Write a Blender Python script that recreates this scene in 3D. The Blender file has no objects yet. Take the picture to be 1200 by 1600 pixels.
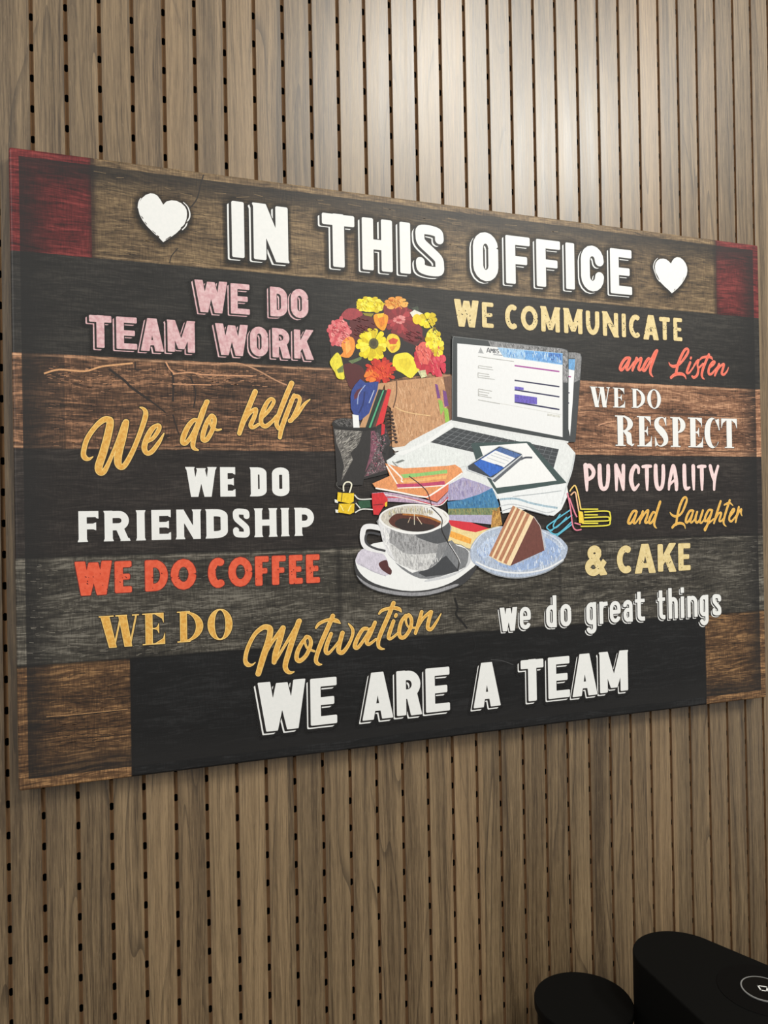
import bpy, bmesh, math, random
import numpy as np
from mathutils import Vector, Matrix
random.seed(7); RNG = np.random.default_rng(7)
S = bpy.context.scene
COL = S.collection

# ------------------------------------------------------------------ camera, light, exposure
Z0 = 1.75                                   # height of the canvas centre above the floor
CAM = np.array([-0.368569, -0.808135, Z0 - 0.048537])
RT = np.array([0.94070265, -0.33878332, -0.01744632])
UP = np.array([0.01538045, -0.00878186, 0.99984315])
FW = np.array([0.3388834, 0.94082344, 0.00305048])
F = 1200.0                                  # focal length in pixels of the 1200 x 1600 frame
cd = bpy.data.cameras.new('camera'); cam = bpy.data.objects.new('camera', cd); COL.objects.link(cam)
cd.sensor_fit = 'VERTICAL'; cd.sensor_height = 36.0; cd.lens = 36.0 * F / 1600.0
cd.clip_start = 0.02
m = Matrix.Identity(4)
for r in range(3):
    m[r][0], m[r][1], m[r][2], m[r][3] = RT[r], UP[r], -FW[r], CAM[r]
cam.matrix_world = m
S.camera = cam
S.view_settings.view_transform = 'Standard'; S.view_settings.look = 'None'
S.view_settings.exposure = 0.0; S.view_settings.gamma = 1.0; S.view_settings.use_curve_mapping = False

w = bpy.data.worlds.new('room_light'); S.world = w; w.use_nodes = True
bg = w.node_tree.nodes['Background']; bg.inputs[0].default_value = (1.0, 0.985, 0.95, 1); bg.inputs[1].default_value = 0.46

def area(name, loc, target, size, power, col, shape='DISK', size_y=None):
    l = bpy.data.lights.new(name, 'AREA'); l.shape = shape; l.size = size; l.energy = power; l.color = col
    if size_y: l.size_y = size_y
    o = bpy.data.objects.new(name, l); COL.objects.link(o); o.location = loc
    o.rotation_euler = (Vector(target) - Vector(loc)).to_track_quat('-Z', 'Y').to_euler()
    return o
area('ceiling_downlight', (0.50, -1.27, Z0 + 1.25), (0.40, -0.50, 0.9), 0.34, 14, (1.0, 0.98, 0.91))
area('second_downlight', (1.17, -1.62, Z0 + 1.25), (0.60, -0.50, 0.9), 0.34, 22, (1.0, 0.98, 0.91))
area('room_fill_light', (-2.3, -2.6, Z0 + 1.25), (-0.4, -0.8, 1.2), 1.2, 46, (1.0, 0.97, 0.91), 'SQUARE')  # unseen fill light, added to lift and even out the room light

# ------------------------------------------------------------------ helpers
def lin(c):
    return tuple((x / 255 / 12.92) if x / 255 <= 0.04045 else ((x / 255 + 0.055) / 1.055) ** 2.4 for x in c[:3])

def mesh_obj(name, verts, faces, mats, parent=None, midx=None, ink=None, smooth=False):
    me = bpy.data.meshes.new(name); me.from_pydata([tuple(map(float, v)) for v in verts], [], faces)
    if not isinstance(mats, (list, tuple)): mats = [mats]
    for mt in mats: me.materials.append(mt)
    if midx is not None: me.polygons.foreach_set('material_index', midx)
    if ink is not None:
        a = me.color_attributes.new('ink', 'FLOAT_COLOR', 'CORNER')
        buf = np.empty((len(me.loops), 4), np.float32)
        for p, c in zip(me.polygons, ink):
            buf[p.loop_start:p.loop_start + p.loop_total] = c
        a.data.foreach_set('color', buf.ravel())
    if smooth: me.polygons.foreach_set('use_smooth', [True] * len(me.polygons))
    me.update()
    o = bpy.data.objects.new(name, me); COL.objects.link(o)
    if parent: o.parent = parent
    return o

def bm_obj(name, bm, mats, parent=None, smooth=False):
    me = bpy.data.meshes.new(name); bmesh.ops.recalc_face_normals(bm, faces=bm.faces[:]); bm.to_mesh(me); bm.free()
    if not isinstance(mats, (list, tuple)): mats = [mats]
    for mt in mats: me.materials.append(mt)
    if smooth: me.polygons.foreach_set('use_smooth', [True] * len(me.polygons))
    o = bpy.data.objects.new(name, me); COL.objects.link(o)
    if parent: o.parent = parent
    return o

# --- a small expression language for shader maths
class X:
    def __init__(s, nt, k): s.nt, s.k = nt, k
    def _m(s, op, b=None, c=None):
        n = s.nt.nodes.new('ShaderNodeMath'); n.operation = op
        for i, v in enumerate((s, b, c)):
            if v is None: continue
            if isinstance(v, X): s.nt.links.new(v.k, n.inputs[i])
            else: n.inputs[i].default_value = v
        return X(s.nt, n.outputs[0])
    def __add__(s, b): return s._m('ADD', b)
    __radd__ = __add__
    def __sub__(s, b): return s._m('SUBTRACT', b)
    def __rsub__(s, b): return (s * -1.0) + b
    def __mul__(s, b): return s._m('MULTIPLY', b)
    __rmul__ = __mul__
    def __truediv__(s, b): return s._m('DIVIDE', b)
    def gt(s, b): return s._m('GREATER_THAN', b)
    def lt(s, b): return s._m('LESS_THAN', b)
    def floor(s): return s._m('FLOOR')
    def abs(s): return s._m('ABSOLUTE')
    def min(s, b): return s._m('MINIMUM', b)
    def max(s, b): return s._m('MAXIMUM', b)
    def pow(s, b): return s._m('POWER', b)
    def ramp(s, a, b, lo=0.0, hi=1.0, kind='SMOOTHSTEP'):
        n = s.nt.nodes.new('ShaderNodeMapRange'); n.interpolation_type = kind
        s.nt.links.new(s.k, n.inputs[0])
        for i, v in zip((1, 2, 3, 4), (a, b, lo, hi)): n.inputs[i].default_value = v
        return X(s.nt, n.outputs[0])

class Mat:
    def __init__(s, name):
        s.m = bpy.data.materials.new(name); s.m.use_nodes = True; s.nt = s.m.node_tree
        s.b = s.nt.nodes['Principled BSDF']
    def coords(s):
        tc = s.nt.nodes.new('ShaderNodeTexCoord'); sp = s.nt.nodes.new('ShaderNodeSeparateXYZ')
        s.nt.links.new(tc.outputs['Object'], sp.inputs[0])
        return [X(s.nt, o) for o in sp.outputs]
    def vec(s, x, y, z):
        n = s.nt.nodes.new('ShaderNodeCombineXYZ')
        for i, v in enumerate((x, y, z)):
            if isinstance(v, X): s.nt.links.new(v.k, n.inputs[i])
            else: n.inputs[i].default_value = v
        return n.outputs[0]
    def noise(s, x, y, z, detail=2.0, rough=0.55, dist=0.0):
        n = s.nt.nodes.new('ShaderNodeTexNoise'); n.inputs['Scale'].default_value = 1.0
        n.inputs['Detail'].default_value = detail; n.inputs['Roughness'].default_value = rough; n.inputs['Distortion'].default_value = dist
        s.nt.links.new(s.vec(x, y, z), n.inputs['Vector'])
        return X(s.nt, n.outputs['Fac'])
    def white(s, x):
        n = s.nt.nodes.new('ShaderNodeTexWhiteNoise'); n.noise_dimensions = '1D'
        s.nt.links.new(x.k, n.inputs['W']); return X(s.nt, n.outputs['Value'])
    def rgb(s, c):
        n = s.nt.nodes.new('ShaderNodeRGB'); n.outputs[0].default_value = (*lin(c), 1); return n.outputs[0]
    def mix(s, f, a, b, mode='MIX'):
        n = s.nt.nodes.new('ShaderNodeMix'); n.data_type = 'RGBA'; n.blend_type = mode; n.clamp_factor = True
        if isinstance(f, X): s.nt.links.new(f.k, n.inputs[0])
        else: n.inputs[0].default_value = f
        for i, v in ((6, a), (7, b)):
            if isinstance(v, X): v = v.k
            if isinstance(v, tuple): v = s.rgb(v)
            s.nt.links.new(v, n.inputs[i])
        return n.outputs[2]
    def scale(s, c, f):
        return s.mix(1.0, c, s.vec(f, f, f), 'MULTIPLY')
    def out(s, c, rough=0.5, spec=0.5):
        if isinstance(c, tuple): s.b.inputs['Base Color'].default_value = (*lin(c), 1)
        else: s.nt.links.new(c, s.b.inputs['Base Color'])
        if isinstance(rough, X): s.nt.links.new(rough.k, s.b.inputs['Roughness'])
        else: s.b.inputs['Roughness'].default_value = rough
        s.b.inputs['Specular IOR Level'].default_value = spec
        return s
    def bump(s, h, strength, dist):
        n = s.nt.nodes.new('ShaderNodeBump'); n.inputs['Strength'].default_value = strength; n.inputs['Distance'].default_value = dist
        s.nt.links.new(h.k, n.inputs['Height']); s.nt.links.new(n.outputs[0], s.b.inputs['Normal']); return s

# ------------------------------------------------------------------ the slatted wall
PITCH, GX0, GW, GD = 0.030864, -0.430777, 0.0036, 0.0032
HS, HZE, HZO = 0.029713, 0.4389, 0.4543      # hole spacing and the height of a hole in even and odd grooves
def veneer():
    M = Mat('walnut_veneer'); x, y, z = M.coords()
    k = ((x - GX0) / PITCH).floor()
    r = M.white(k); leaf = M.white(((x + 0.007) / 0.0463).floor() + 37.0)
    warp = M.noise(x * 14.0, 0.0, z * 2.2, 2.0) * 0.05
    big = M.noise((x + warp) * 46.0, r * 9.0 + leaf * 5.0, z * 0.9, 3.0)
    line = M.noise((x + warp * 0.6) * 230.0, r * 7.0 + leaf * 3.0, z * 1.8, 4.0, 0.65)
    fib = M.noise(x * 1100.0, r * 3.0, z * 30.0, 3.0, 0.7)
    ring = M.noise((x + warp) * 20.0, leaf * 11.0, z * 1.0, 1.0) * 11.0
    fr = ring - ring.floor()
    vein = fr.ramp(0.0, 0.16, 1.0, 0.0) * M.noise(x * 16.0, leaf * 4.0, z * 2.0).ramp(0.38, 0.56)
    t = (big - 0.5) * 0.6 + (line - 0.5) * 0.9 + (fib - 0.5) * 0.9 + (leaf - 0.5) * 0.22 + (r - 0.5) * 0.08 + 0.5
    c = M.mix(t.ramp(0.22, 0.80, 0.0, 1.0, 'LINEAR'), (72, 57, 40), (151, 128, 96))
    c = M.mix(leaf.ramp(0.2, 1.0, 0.0, 0.30), c, M.mix(t.ramp(0.22, 0.80), (77, 57, 40), (146, 117, 84)))
    c = M.mix(vein * 0.6, c, (48, 37, 27))
    pore = M.noise(x * 1700.0, 3.0, z * 60.0, 2.0).ramp(0.60, 0.68)
    c = M.mix(pore * 0.40, c, (46, 36, 27))
    fleck = M.noise(x * 1500.0, 8.0, z * 90.0, 2.0).ramp(0.62, 0.72)
    c = M.mix(fleck * 0.30, c, (172, 150, 118))
    M.out(c, rough=((line - 0.5) * 0.14 + 0.36), spec=0.85)
    return M.m
MV = veneer()
MG = Mat('groove_board'); gx, gy, gz = MG.coords()
MG.out(MG.mix(MG.noise(gx * 300.0, gy * 300.0, gz * 60.0), (104, 78, 54), (140, 108, 76)), 0.8, 0.2); MG = MG.m
MH = Mat('hole_dark').out((10, 9, 8), 0.95, 0.1).m  # painted near-black on hole sides and backing, for the dark inside the holes

def wall():
    V, Fc, MI = [], [], []
    zb, zt = 0.0, 2.72
    def quad(a, b, c, d, mi):
        i = len(V); V.extend((a, b, c, d)); Fc.append((i, i + 1, i + 2, i + 3)); MI.append(mi)
    hl, cr = 0.0037, 0.0010
    for i in range(-16, 66):
        g = GX0 + PITCH * i; g2 = g + PITCH
        x0, x1 = g + GW / 2, g2 - GW / 2; ch = 0.0004
        prof = [(x0, GD), (x0, ch), (x0 + ch, 0), (x1 - ch, 0), (x1, ch), (x1, GD)]
        for (a, b), mi in zip(zip(prof[:-1], prof[1:]), (1, 0, 0, 0, 1)):
            quad((a[0], a[1], zb), (b[0], b[1], zb), (b[0], b[1], zt), (a[0], a[1], zt), mi)
        # groove floor, pierced by round-ended holes
        h0 = Z0 + (HZE if i % 2 == 0 else HZO)
        n0 = int((h0 - zb) / HS)
        zs = [h0 - HS * n for n in range(n0, -60, -1) if zb + 0.01 < h0 - HS * n < zt - 0.01]
        L, R = g - GW / 2, g + GW / 2
        edges = [zb] + zs + [zt]
        for j in range(len(edges) - 1):
            lo = edges[j] + (hl if j else 0); hi = edges[j + 1] - (hl if j < len(edges) - 2 else 0)
            cl = cr if j else 0; chh = cr if j < len(edges) - 2 else 0
            pts = [(L, lo - cl), (L + cr, lo), (R - cr, lo), (R, lo - cl), (R, hi + chh), (R - cr, hi), (L + cr, hi), (L, hi + chh)]
            b = len(V); V.extend((p[0], GD, p[1]) for p in pts); Fc.append(tuple(range(b, b + 8))); MI.append(1)
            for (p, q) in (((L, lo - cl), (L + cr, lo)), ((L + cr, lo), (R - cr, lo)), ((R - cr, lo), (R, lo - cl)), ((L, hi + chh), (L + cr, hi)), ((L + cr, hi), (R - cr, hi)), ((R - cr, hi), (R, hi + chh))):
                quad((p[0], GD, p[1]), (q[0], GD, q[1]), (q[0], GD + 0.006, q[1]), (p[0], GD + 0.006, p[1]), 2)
    xa, xb = GX0 - PITCH * 16.5, GX0 + PITCH * 66.5
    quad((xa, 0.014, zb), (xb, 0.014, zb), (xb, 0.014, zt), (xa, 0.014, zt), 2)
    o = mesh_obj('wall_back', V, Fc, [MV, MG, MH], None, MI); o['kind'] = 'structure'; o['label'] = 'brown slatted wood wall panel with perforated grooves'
wall()

# ------------------------------------------------------------------ the canvas
T = 0.020; CW, CH = 0.45, 0.30
def U(px, py):
    'where the sight line of a photo pixel meets the front of the canvas (metres from its centre)'
    d = FW + RT * (px - 600) / F + UP * (800 - py) / F
    P = CAM + d * (-T - CAM[1]) / d[1]
    return P[0], P[2] - Z0
def Wn(w, x, y): return U(w[0] + x / w[2], w[1] + y / w[2])

def print_surface():
    M = Mat('printed_canvas'); u, y, v = M.coords()
    rows = [0.2033, 0.1085, 0.0190, -0.0830, -0.1843]
    edge = M.noise(u * 40.0, 1.0, v * 3.0, 3.0) * 0.0016 - 0.0008
    vv = v + edge
    rid = None
    for k in rows:
        s = vv.lt(k); rid = s if rid is None else rid + s
    red = u.abs().gt(0.3785) * vv.gt(0.2033)
    brn = u.abs().gt(0.3500) * vv.lt(-0.1843)
    bid = rid + red * 11.0 + brn * 17.0
    # grain of the photographed boards
    wob = M.noise(u * 9.0, bid, v * 30.0, 2.0) * 0.020
    g1 = M.noise(u * 15.0, bid * 3.1, (v + wob) * 260.0, 4.0, 0.6)
    g2 = M.noise(u * 55.0, bid * 1.7, (v + wob) * 620.0, 3.0, 0.65)
    blot = M.noise(u * 14.0, bid * 2.3, v * 40.0, 3.0, 0.6)
    weave = M.noise(u * 700.0, 0.0, v * 90.0, 1.0) * 0.5 + M.noise(u * 90.0, 5.0, v * 900.0, 1.0) * 0.5
    t = (g1 - 0.5) * 0.75 + (g2 - 0.5) * 0.85 + (weave - 0.5) * 0.75 + (blot - 0.5) * 0.6 + 0.5
    def board(d, mcol, l):
        c = M.mix(t.ramp(0.26, 0.50, 0, 1, 'LINEAR'), d, mcol); return M.mix(t.ramp(0.52, 0.76, 0, 1, 'LINEAR'), c, l)
    c1 = board((50, 39, 28), (102, 83, 60), (150, 126, 92))
    c2 = board((24, 23, 22), (36, 34, 32), (56, 53, 49))
    c3 = M.mix(u.ramp(-0.25, 0.28), board((40, 28, 22), (90, 64, 47), (170, 124, 92)), board((62, 42, 31), (132, 92, 68), (202, 154, 120)))
    c4 = board((25, 21, 20), (38, 33, 31), (60, 54, 50))
    c5 = board((34, 32, 29), (66, 62, 55), (118, 113, 103))
    c6 = board((11, 11, 12), (17, 17, 18), (34, 34, 35))
    cr = board((46, 15, 16), (90, 27, 29), (130, 52, 50))
    cb = board((44, 30, 20), (88, 63, 41), (158, 120, 80))
    c = c1
    for k, cc in zip(rows, (c2, c3, c4, c5, c6)): c = M.mix(vv.lt(k), c, cc)
    c = M.mix(red, c, cr); c = M.mix(brn, c, cb)
    # worn pale lips and dark joints between boards
    def band(x, a, wd): return (x - a).abs().ramp(0.0, wd, 1.0, 0.0)
    chip = M.noise(u * 60.0, 9.0, v * 60.0, 3.0).ramp(0.4, 0.6)
    c = M.mix(band(vv, 0.2052, 0.0013) * chip * 0.6 * u.abs().lt(0.378), c, (176, 148, 112))
    c = M.mix(band(vv, 0.1066, 0.0016) * (chip * 0.6 + 0.3), c, (206, 160, 124))
    c = M.mix(band(vv, 0.0208, 0.0012) * chip * 0.6, c, (180, 140, 108))
    c = M.mix(band(vv, -0.0865, 0.0008) * chip * 0.7, c, (150, 142, 130))
    c = M.mix(band(vv, -0.0835, 0.0022) * 0.85, c, (16, 14, 14))
    c = M.mix(band(vv, -0.1848, 0.0028) * 0.85 , c, (14, 13, 13))
    c = M.mix(band(u.abs(), 0.3775, 0.0060) * vv.gt(0.2033) * 0.75, c, (40, 22, 20))
    c = M.mix(band(u.abs(), 0.3490, 0.0030) * vv.lt(-0.1843) * 0.9, c, (16, 15, 15))
    row5 = vv.lt(-0.083) * vv.gt(-0.1843)
    c = M.mix((band(u, -0.1370, 0.0060) + band(u, 0.1362, 0.0040)) * row5 * 0.6, c, (24, 22, 21))
    # long cracks in the boards
    ck = M.noise(u * 5.0, bid * 4.0, (v + wob) * 70.0, 2.0)
    c = M.mix((ck - 0.5).abs().ramp(0.0, 0.006, 1.0, 0.0) * 0.55 * M.noise(u * 6.0, 2.0, v * 20.0).ramp(0.4, 0.6), c, (20, 16, 14))
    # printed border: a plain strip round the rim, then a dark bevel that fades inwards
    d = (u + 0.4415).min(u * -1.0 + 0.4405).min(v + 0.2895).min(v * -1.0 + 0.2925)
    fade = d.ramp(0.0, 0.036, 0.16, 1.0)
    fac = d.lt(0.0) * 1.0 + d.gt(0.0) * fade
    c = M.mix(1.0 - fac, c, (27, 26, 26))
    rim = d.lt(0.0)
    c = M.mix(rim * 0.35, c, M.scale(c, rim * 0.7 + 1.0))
    c = M.mix(u.lt(-0.405) * vv.lt(0.1085) * vv.gt(0.019) * d.gt(0.0) * 0.55, c, (34, 30, 28))
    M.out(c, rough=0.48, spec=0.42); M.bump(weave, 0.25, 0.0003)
    return M.m
MC = print_surface()

def canvas_body():
    bm = bmesh.new()
    bmesh.ops.create_cube(bm, size=1.0)
    bmesh.ops.scale(bm, vec=(2 * CW, T - 0.0006, 2 * CH), verts=bm.verts[:])
    bmesh.ops.translate(bm, vec=(0, -(T + 0.0006) / 2, 0), verts=bm.verts[:])
    bmesh.ops.bevel(bm, geom=[e for e in bm.edges], offset=0.0022, segments=3, profile=0.5, affect='EDGES')
    o = bm_obj('canvas_print', bm, MC)
    o.location = (0, 0, Z0)
    o['label'] = 'large wide canvas print of office slogans around a desk picture, hung on the slatted wall'
    o['category'] = 'canvas print'
    return o
CANVAS = canvas_body()

# ------------------------------------------------------------------ ink outlines: distance fields traced to flat meshes
class Field:
    def __init__(s, u0, v0, u1, v1, res):
        s.u0, s.v0, s.res = u0, v0, res
        s.nu, s.nv = int((u1 - u0) / res) + 2, int((v1 - v0) / res) + 2
        s.f = np.full((s.nv, s.nu), 0.02, np.float32)
    def add(s, fn, bb, mg=0.004, sub=False):
        i0 = max(0, int((bb[0] - mg - s.u0) / s.res)); i1 = min(s.nu, int((bb[2] + mg - s.u0) / s.res) + 2)
        j0 = max(0, int((bb[1] - mg - s.v0) / s.res)); j1 = min(s.nv, int((bb[3] + mg - s.v0) / s.res) + 2)
        if i1 <= i0 or j1 <= j0: return
        uu, vv = np.meshgrid(s.u0 + np.arange(i0, i1) * s.res, s.v0 + np.arange(j0, j1) * s.res)
        d = fn(uu, vv); w = s.f[j0:j1, i0:i1]
        s.f[j0:j1, i0:i1] = np.maximum(w, -d) if sub else np.minimum(w, d)
    def blank(s):
        o = Field.__new__(Field); o.__dict__.update(s.__dict__); o.f = s.f.copy(); return o
    def mesh(s):
        f = s.f; ins = f < 0
        V, Fc, key = [], [], {}
        def vert(k, x, y):
            i = key.get(k)
            if i is None:
                i = key[k] = len(V); V.append((s.u0 + x * s.res, s.v0 + y * s.res))
            return i
        a, b, c, d = ins[:-1, :-1], ins[:-1, 1:], ins[1:, 1:], ins[1:, :-1]
        n = a.astype(np.int8) + b + c + d
        full = n == 4
        for j in range(full.shape[0]):
            r = full[j]
            if not r.any(): continue
            e = np.diff(np.concatenate(([0], r.view(np.int8), [0])))
            for i0, i1 in zip(np.where(e == 1)[0], np.where(e == -1)[0]):
                Fc.append((vert((i0, j), i0, j), vert((i1, j), i1, j), vert((i1, j + 1), i1, j + 1), vert((i0, j + 1), i0, j + 1)))
        J, I = np.where((n > 0) & (n < 4))
        for j, i in zip(J.tolist(), I.tolist()):
            cs = ((i, j), (i + 1, j), (i + 1, j + 1), (i, j + 1)); poly = []
            for q in range(4):
                p0, p1 = cs[q], cs[(q + 1) % 4]; f0, f1 = f[p0[1], p0[0]], f[p1[1], p1[0]]
                if f0 < 0: poly.append(vert(p0, *p0))
                if (f0 < 0) != (f1 < 0):
                    t = float(f0 / (f0 - f1)); kk = (min(p0, p1), max(p0, p1))
                    poly.append(vert(kk, p0[0] + t * (p1[0] - p0[0]), p0[1] + t * (p1[1] - p0[1])))
            if len(poly) > 2: Fc.append(tuple(poly))
        return V, Fc

def sd_chain(pts):
    P = np.asarray(pts, float)
    def fn(u, v):
        best = None
        for (x0, y0, r0), (x1, y1, r1) in zip(P[:-1], P[1:]):
            dx, dy = x1 - x0, y1 - y0; l2 = dx * dx + dy * dy + 1e-14
            t = np.clip(((u - x0) * dx + (v - y0) * dy) / l2, 0, 1)
            d = np.hypot(u - x0 - t * dx, v - y0 - t * dy) - (r0 + t * (r1 - r0))
            best = d if best is None else np.minimum(best, d)
        return best
    r = P[:, 2].max()
    return fn, (P[:, 0].min() - r, P[:, 1].min() - r, P[:, 0].max() + r, P[:, 1].max() + r)
def sd_box(a, b, h, rd):
    ax, ay = a; bx, by = b; L = math.hypot(bx - ax, by - ay) + 1e-9; ex, ey = (bx - ax) / L, (by - ay) / L
    cx, cy = (ax + bx) / 2, (ay + by) / 2; rd = min(rd, h, L / 2)
    def fn(u, v):
        p = np.abs((u - cx) * ex + (v - cy) * ey) - (L / 2 - rd); q = np.abs(-(u - cx) * ey + (v - cy) * ex) - (h - rd)
        return np.hypot(np.maximum(p, 0), np.maximum(q, 0)) + np.minimum(np.maximum(p, q), 0) - rd
    return fn, (min(ax, bx) - h, min(ay, by) - h, max(ax, bx) + h, max(ay, by) + h)
def sd_poly(pts, rd=0.0):
    P = np.asarray(pts, float)
    def fn(u, v):
        d = np.full(u.shape, 1e9); s = np.ones(u.shape)
        for i in range(len(P)):
            (xi, yi), (xj, yj) = P[i], P[i - 1]
            ex, ey = xj - xi, yj - yi; wx, wy = u - xi, v - yi
            t = np.clip((wx * ex + wy * ey) / (ex * ex + ey * ey + 1e-14), 0, 1)
            d = np.minimum(d, (wx - ex * t) ** 2 + (wy - ey * t) ** 2)
            c1, c2, c3 = v >= yi, v < yj, ex * wy > ey * wx
            s = np.where((c1 & c2 & c3) | (~c1 & ~c2 & ~c3), -s, s)
        return s * np.sqrt(d) - rd
    return fn, (P[:, 0].min(), P[:, 1].min(), P[:, 0].max(), P[:, 1].max())
def sd_ring(cx, cy, rx, ry, ix, iy, icx=None, side=0):
    'ellipse with an elliptical counter; side = +1 / -1 keeps only the right / left half'
    icx = cx if icx is None else icx
    def fn(u, v):
        d = (np.hypot((u - cx) / rx, (v - cy) / ry) - 1) * min(rx, ry)
        if ix: d = np.maximum(d, (1 - np.hypot((u - icx) / ix, (v - cy) / iy)) * min(ix, iy))
        if side: d = np.maximum(d, -side * (u - cx))
        return d
    return fn, (cx - rx, cy - ry, cx + rx, cy + ry)
def spline(pts, n=7, closed=False):
    P = np.asarray(pts, float); m = len(P); out = []
    for i in range(m if closed else m - 1):
        g = lambda k: P[k % m] if closed else P[min(max(k, 0), m - 1)]
        p0, p1, p2, p3 = g(i - 1), g(i), g(i + 1), g(i + 2)
        for t in np.linspace(0, 1, n, endpoint=False):
            out.append(0.5 * ((2 * p1) + (p2 - p0) * t + (2 * p0 - 5 * p1 + 4 * p2 - p3) * t * t + (3 * p1 - p0 - 3 * p2 + p3) * t ** 3))
    out.append(P[0] if closed else P[-1])
    return np.array(out)
def arc(cx, cy, rx, ry, a0, a1, n=9):
    return [(cx + rx * math.cos(math.radians(a)), cy + ry * math.sin(math.radians(a))) for a in np.linspace(a0, a1, n)]

# --- glyph skeletons in units of the cap height. Primitives: ('b', a, b, h) bar, ('p', pts, h) bent bar, ('q', pts) polygon, ('s', x, y, dir) foot
def glyph(ch, W, h, rk=1.15, full=False):
    l, r, t, b = h, W - h, 1 - h, h; cx = W / 2; rx = (W - 2 * h) / 2
    ry = (1 - 2 * h) / 2 if full else min(rx * rk, (1 - 2 * h) / 2)
    bar = lambda *a: ('b', *a)
    if ch == 'I': return [bar((cx, 0), (cx, 1), min(h, W / 2)), ('s', cx, 0, 1), ('s', cx, 1, -1)]
    if ch == 'T': return [bar((0, t), (W, t), h * .92), bar((cx, 0), (cx, 1), h), ('s', cx, 0, 1)]
    if ch == 'L': return [bar((l, 0), (l, 1), h), bar((0, b), (W, b), h)]
    if ch == 'H': return [bar((l, 0), (l, 1), h), bar((r, 0), (r, 1), h), bar((l, .5), (r, .5), h * .85), ('s', l, 0, 1), ('s', l, 1, -1), ('s', r, 0, 1), ('s', r, 1, -1)]
    if ch == 'N': return [bar((l, 0), (l, 1), h), bar((r, 0), (r, 1), h), ('q', [(0, 1), (2 * h * .95, 1), (W, 0), (W - 2 * h * .95, 0)]), ('s', l, 0, 1), ('s', r, 1, -1)]
    if ch == 'E': return [bar((l, 0), (l, 1), h), bar((0, 1 - h * .8), (W, 1 - h * .8), h * .8), bar((0, h * .8), (W, h * .8), h * .8), bar((l, .505), (W * .90, .505), h * .74), ('e', W, t), ('e', W, b), ('e', W * .9, .505)]
    if ch == 'F': return [bar((l, 0), (l, 1), h), bar((0, 1 - h * .8), (W, 1 - h * .8), h * .8), bar((l, .50), (W * .88, .50), h * .74), ('s', l, 0, 1), ('e', W, t), ('e', W * .88, .5)]
    if ch == 'O': return [('p', arc(cx, t - ry, rx, ry, 0, 180) + arc(cx, b + ry, rx, ry, 180, 360) + [(r, t - ry)], h)]
    if ch == 'C':
        k = .20 if not full else .0
        p = [(r, .66), (r, t - ry)] if not full else []
        a0 = 0 if not full else 52
        e = [(r, b + ry), (r, .34)] if not full else []
        if full: rx = (r - l) / (1 + math.cos(math.radians(a0))); cx = l + rx
        return [('p', p + arc(cx, t - ry, rx, ry, a0, 180) + arc(cx, b + ry, rx, ry, 180, 360 - a0) + e, h)]
    if ch == 'D': return [bar((l, 0), (l, 1), h), ('p', [(0, t), (r - min(rx, .28), t)] + arc(r - min(rx * 1.2, .3), t - ry, min(rx * 1.2, .3), ry, 90, 0) + arc(r - min(rx * 1.2, .3), b + ry, min(rx * 1.2, .3), ry, 0, -90) + [(0, b)], h * .97), ('f', l, 1), ('f', l, 0)]
    if ch in 'PR':
        ym = .47 if ch == 'R' else .42; ph = (t - ym) / 2; q = min(rx * 1.1, ph)
        g = [bar((l, 0), (l, 1), h), ('p', [(0, t), (r - q, t)] + arc(r - q, t - ph, q, ph, 90, -90, 13) + [(l, ym)], h * .92), ('s', l, 0, 1), ('f', l, 1)]
        if ch == 'R': g += [('q', [(W * .42, ym), (W * .42 + 1.9 * h, ym + .05), (W, 0), (W - 2.05 * h, 0)]), ('s', r, 0, 1)]
        return g
    if ch == 'A':
        a = h * 1.12
        return [('q', [(0, 0), (2 * h, 0), (cx + a * .55, 1), (cx - a, 1)]), ('q', [(W, 0), (W - 2 * h, 0), (cx - a * .55, 1), (cx + a, 1)]), bar((W * .22, .25), (W * .78, .25), h * .72)]
    if ch == 'M':
        return [bar((l, 0), (l, 1), h), bar((r, 0), (r, 1), h), ('q', [(0, 1), (2 * h, 1), (cx + .75 * h, .12), (cx - .75 * h, .12)]), ('q', [(W, 1), (W - 2 * h, 1), (cx - .75 * h, .12), (cx + .75 * h, .12)])]
    if ch == 'W':
        q = .275 * W; k = h * .95
        f = [('q', [(0, 1), (2 * h, 1), (q + k, 0), (q - k, 0)]), ('q', [(q - k, 0), (q + k, 0), (cx + k, .96), (cx - k, .96)])]
        return f + [('q', [(W - x, y) for x, y in p[1]]) for p in f] + [('s', h, 1, -1), ('s', W - h, 1, -1), ('s', cx, .96, -1)]
    if ch == 'K':
        return [bar((l, 0), (l, 1), h), ('q', [(l, .36), (W - 2.1 * h, 1), (W, 1), (l + h * .6, .22)]), ('q', [(W * .36, .56), (W * .62, .66), (W, 0), (W - 2.15 * h, 0)])]
    if ch == 'U': return [('p', [(l, 1)] + arc(cx, b + ry, rx, ry, 180, 360, 13) + [(r, 1)], h)]
    if ch == 'S':
        pts = spline([(r, .73), (r, .79), (r - .03, .87), (cx, t), (l + .02, .89), (l, .77), (l + .03, .65), (cx, .505), (r - .03, .355), (r, .23), (r - .02, .11), (cx, b), (l + .03, .13), (l, .21), (l, .27)], 4)
        return [('p', pts.tolist(), h)]
    if ch == '&':
        return [('p', arc(W * .43, .765, W * .2, .155, 0, 360, 20), h), ('p', arc(W * .37, .285, W * .265, .2, 0, 360, 22), h), ('q', [(W * .28, .58), (W * .55, .66), (W, .02), (W * .72, 0)]), ('q', [(W * .58, .22), (W * .70, .10), (W * .97, .42), (W * .84, .52)])]
    # lower case, units of the x-height
    if ch == 'o': return glyph('O', W, h, rk)
    if ch == 'w': return [p for p in glyph('W', W, h) if p[0] == 'q']
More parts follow.
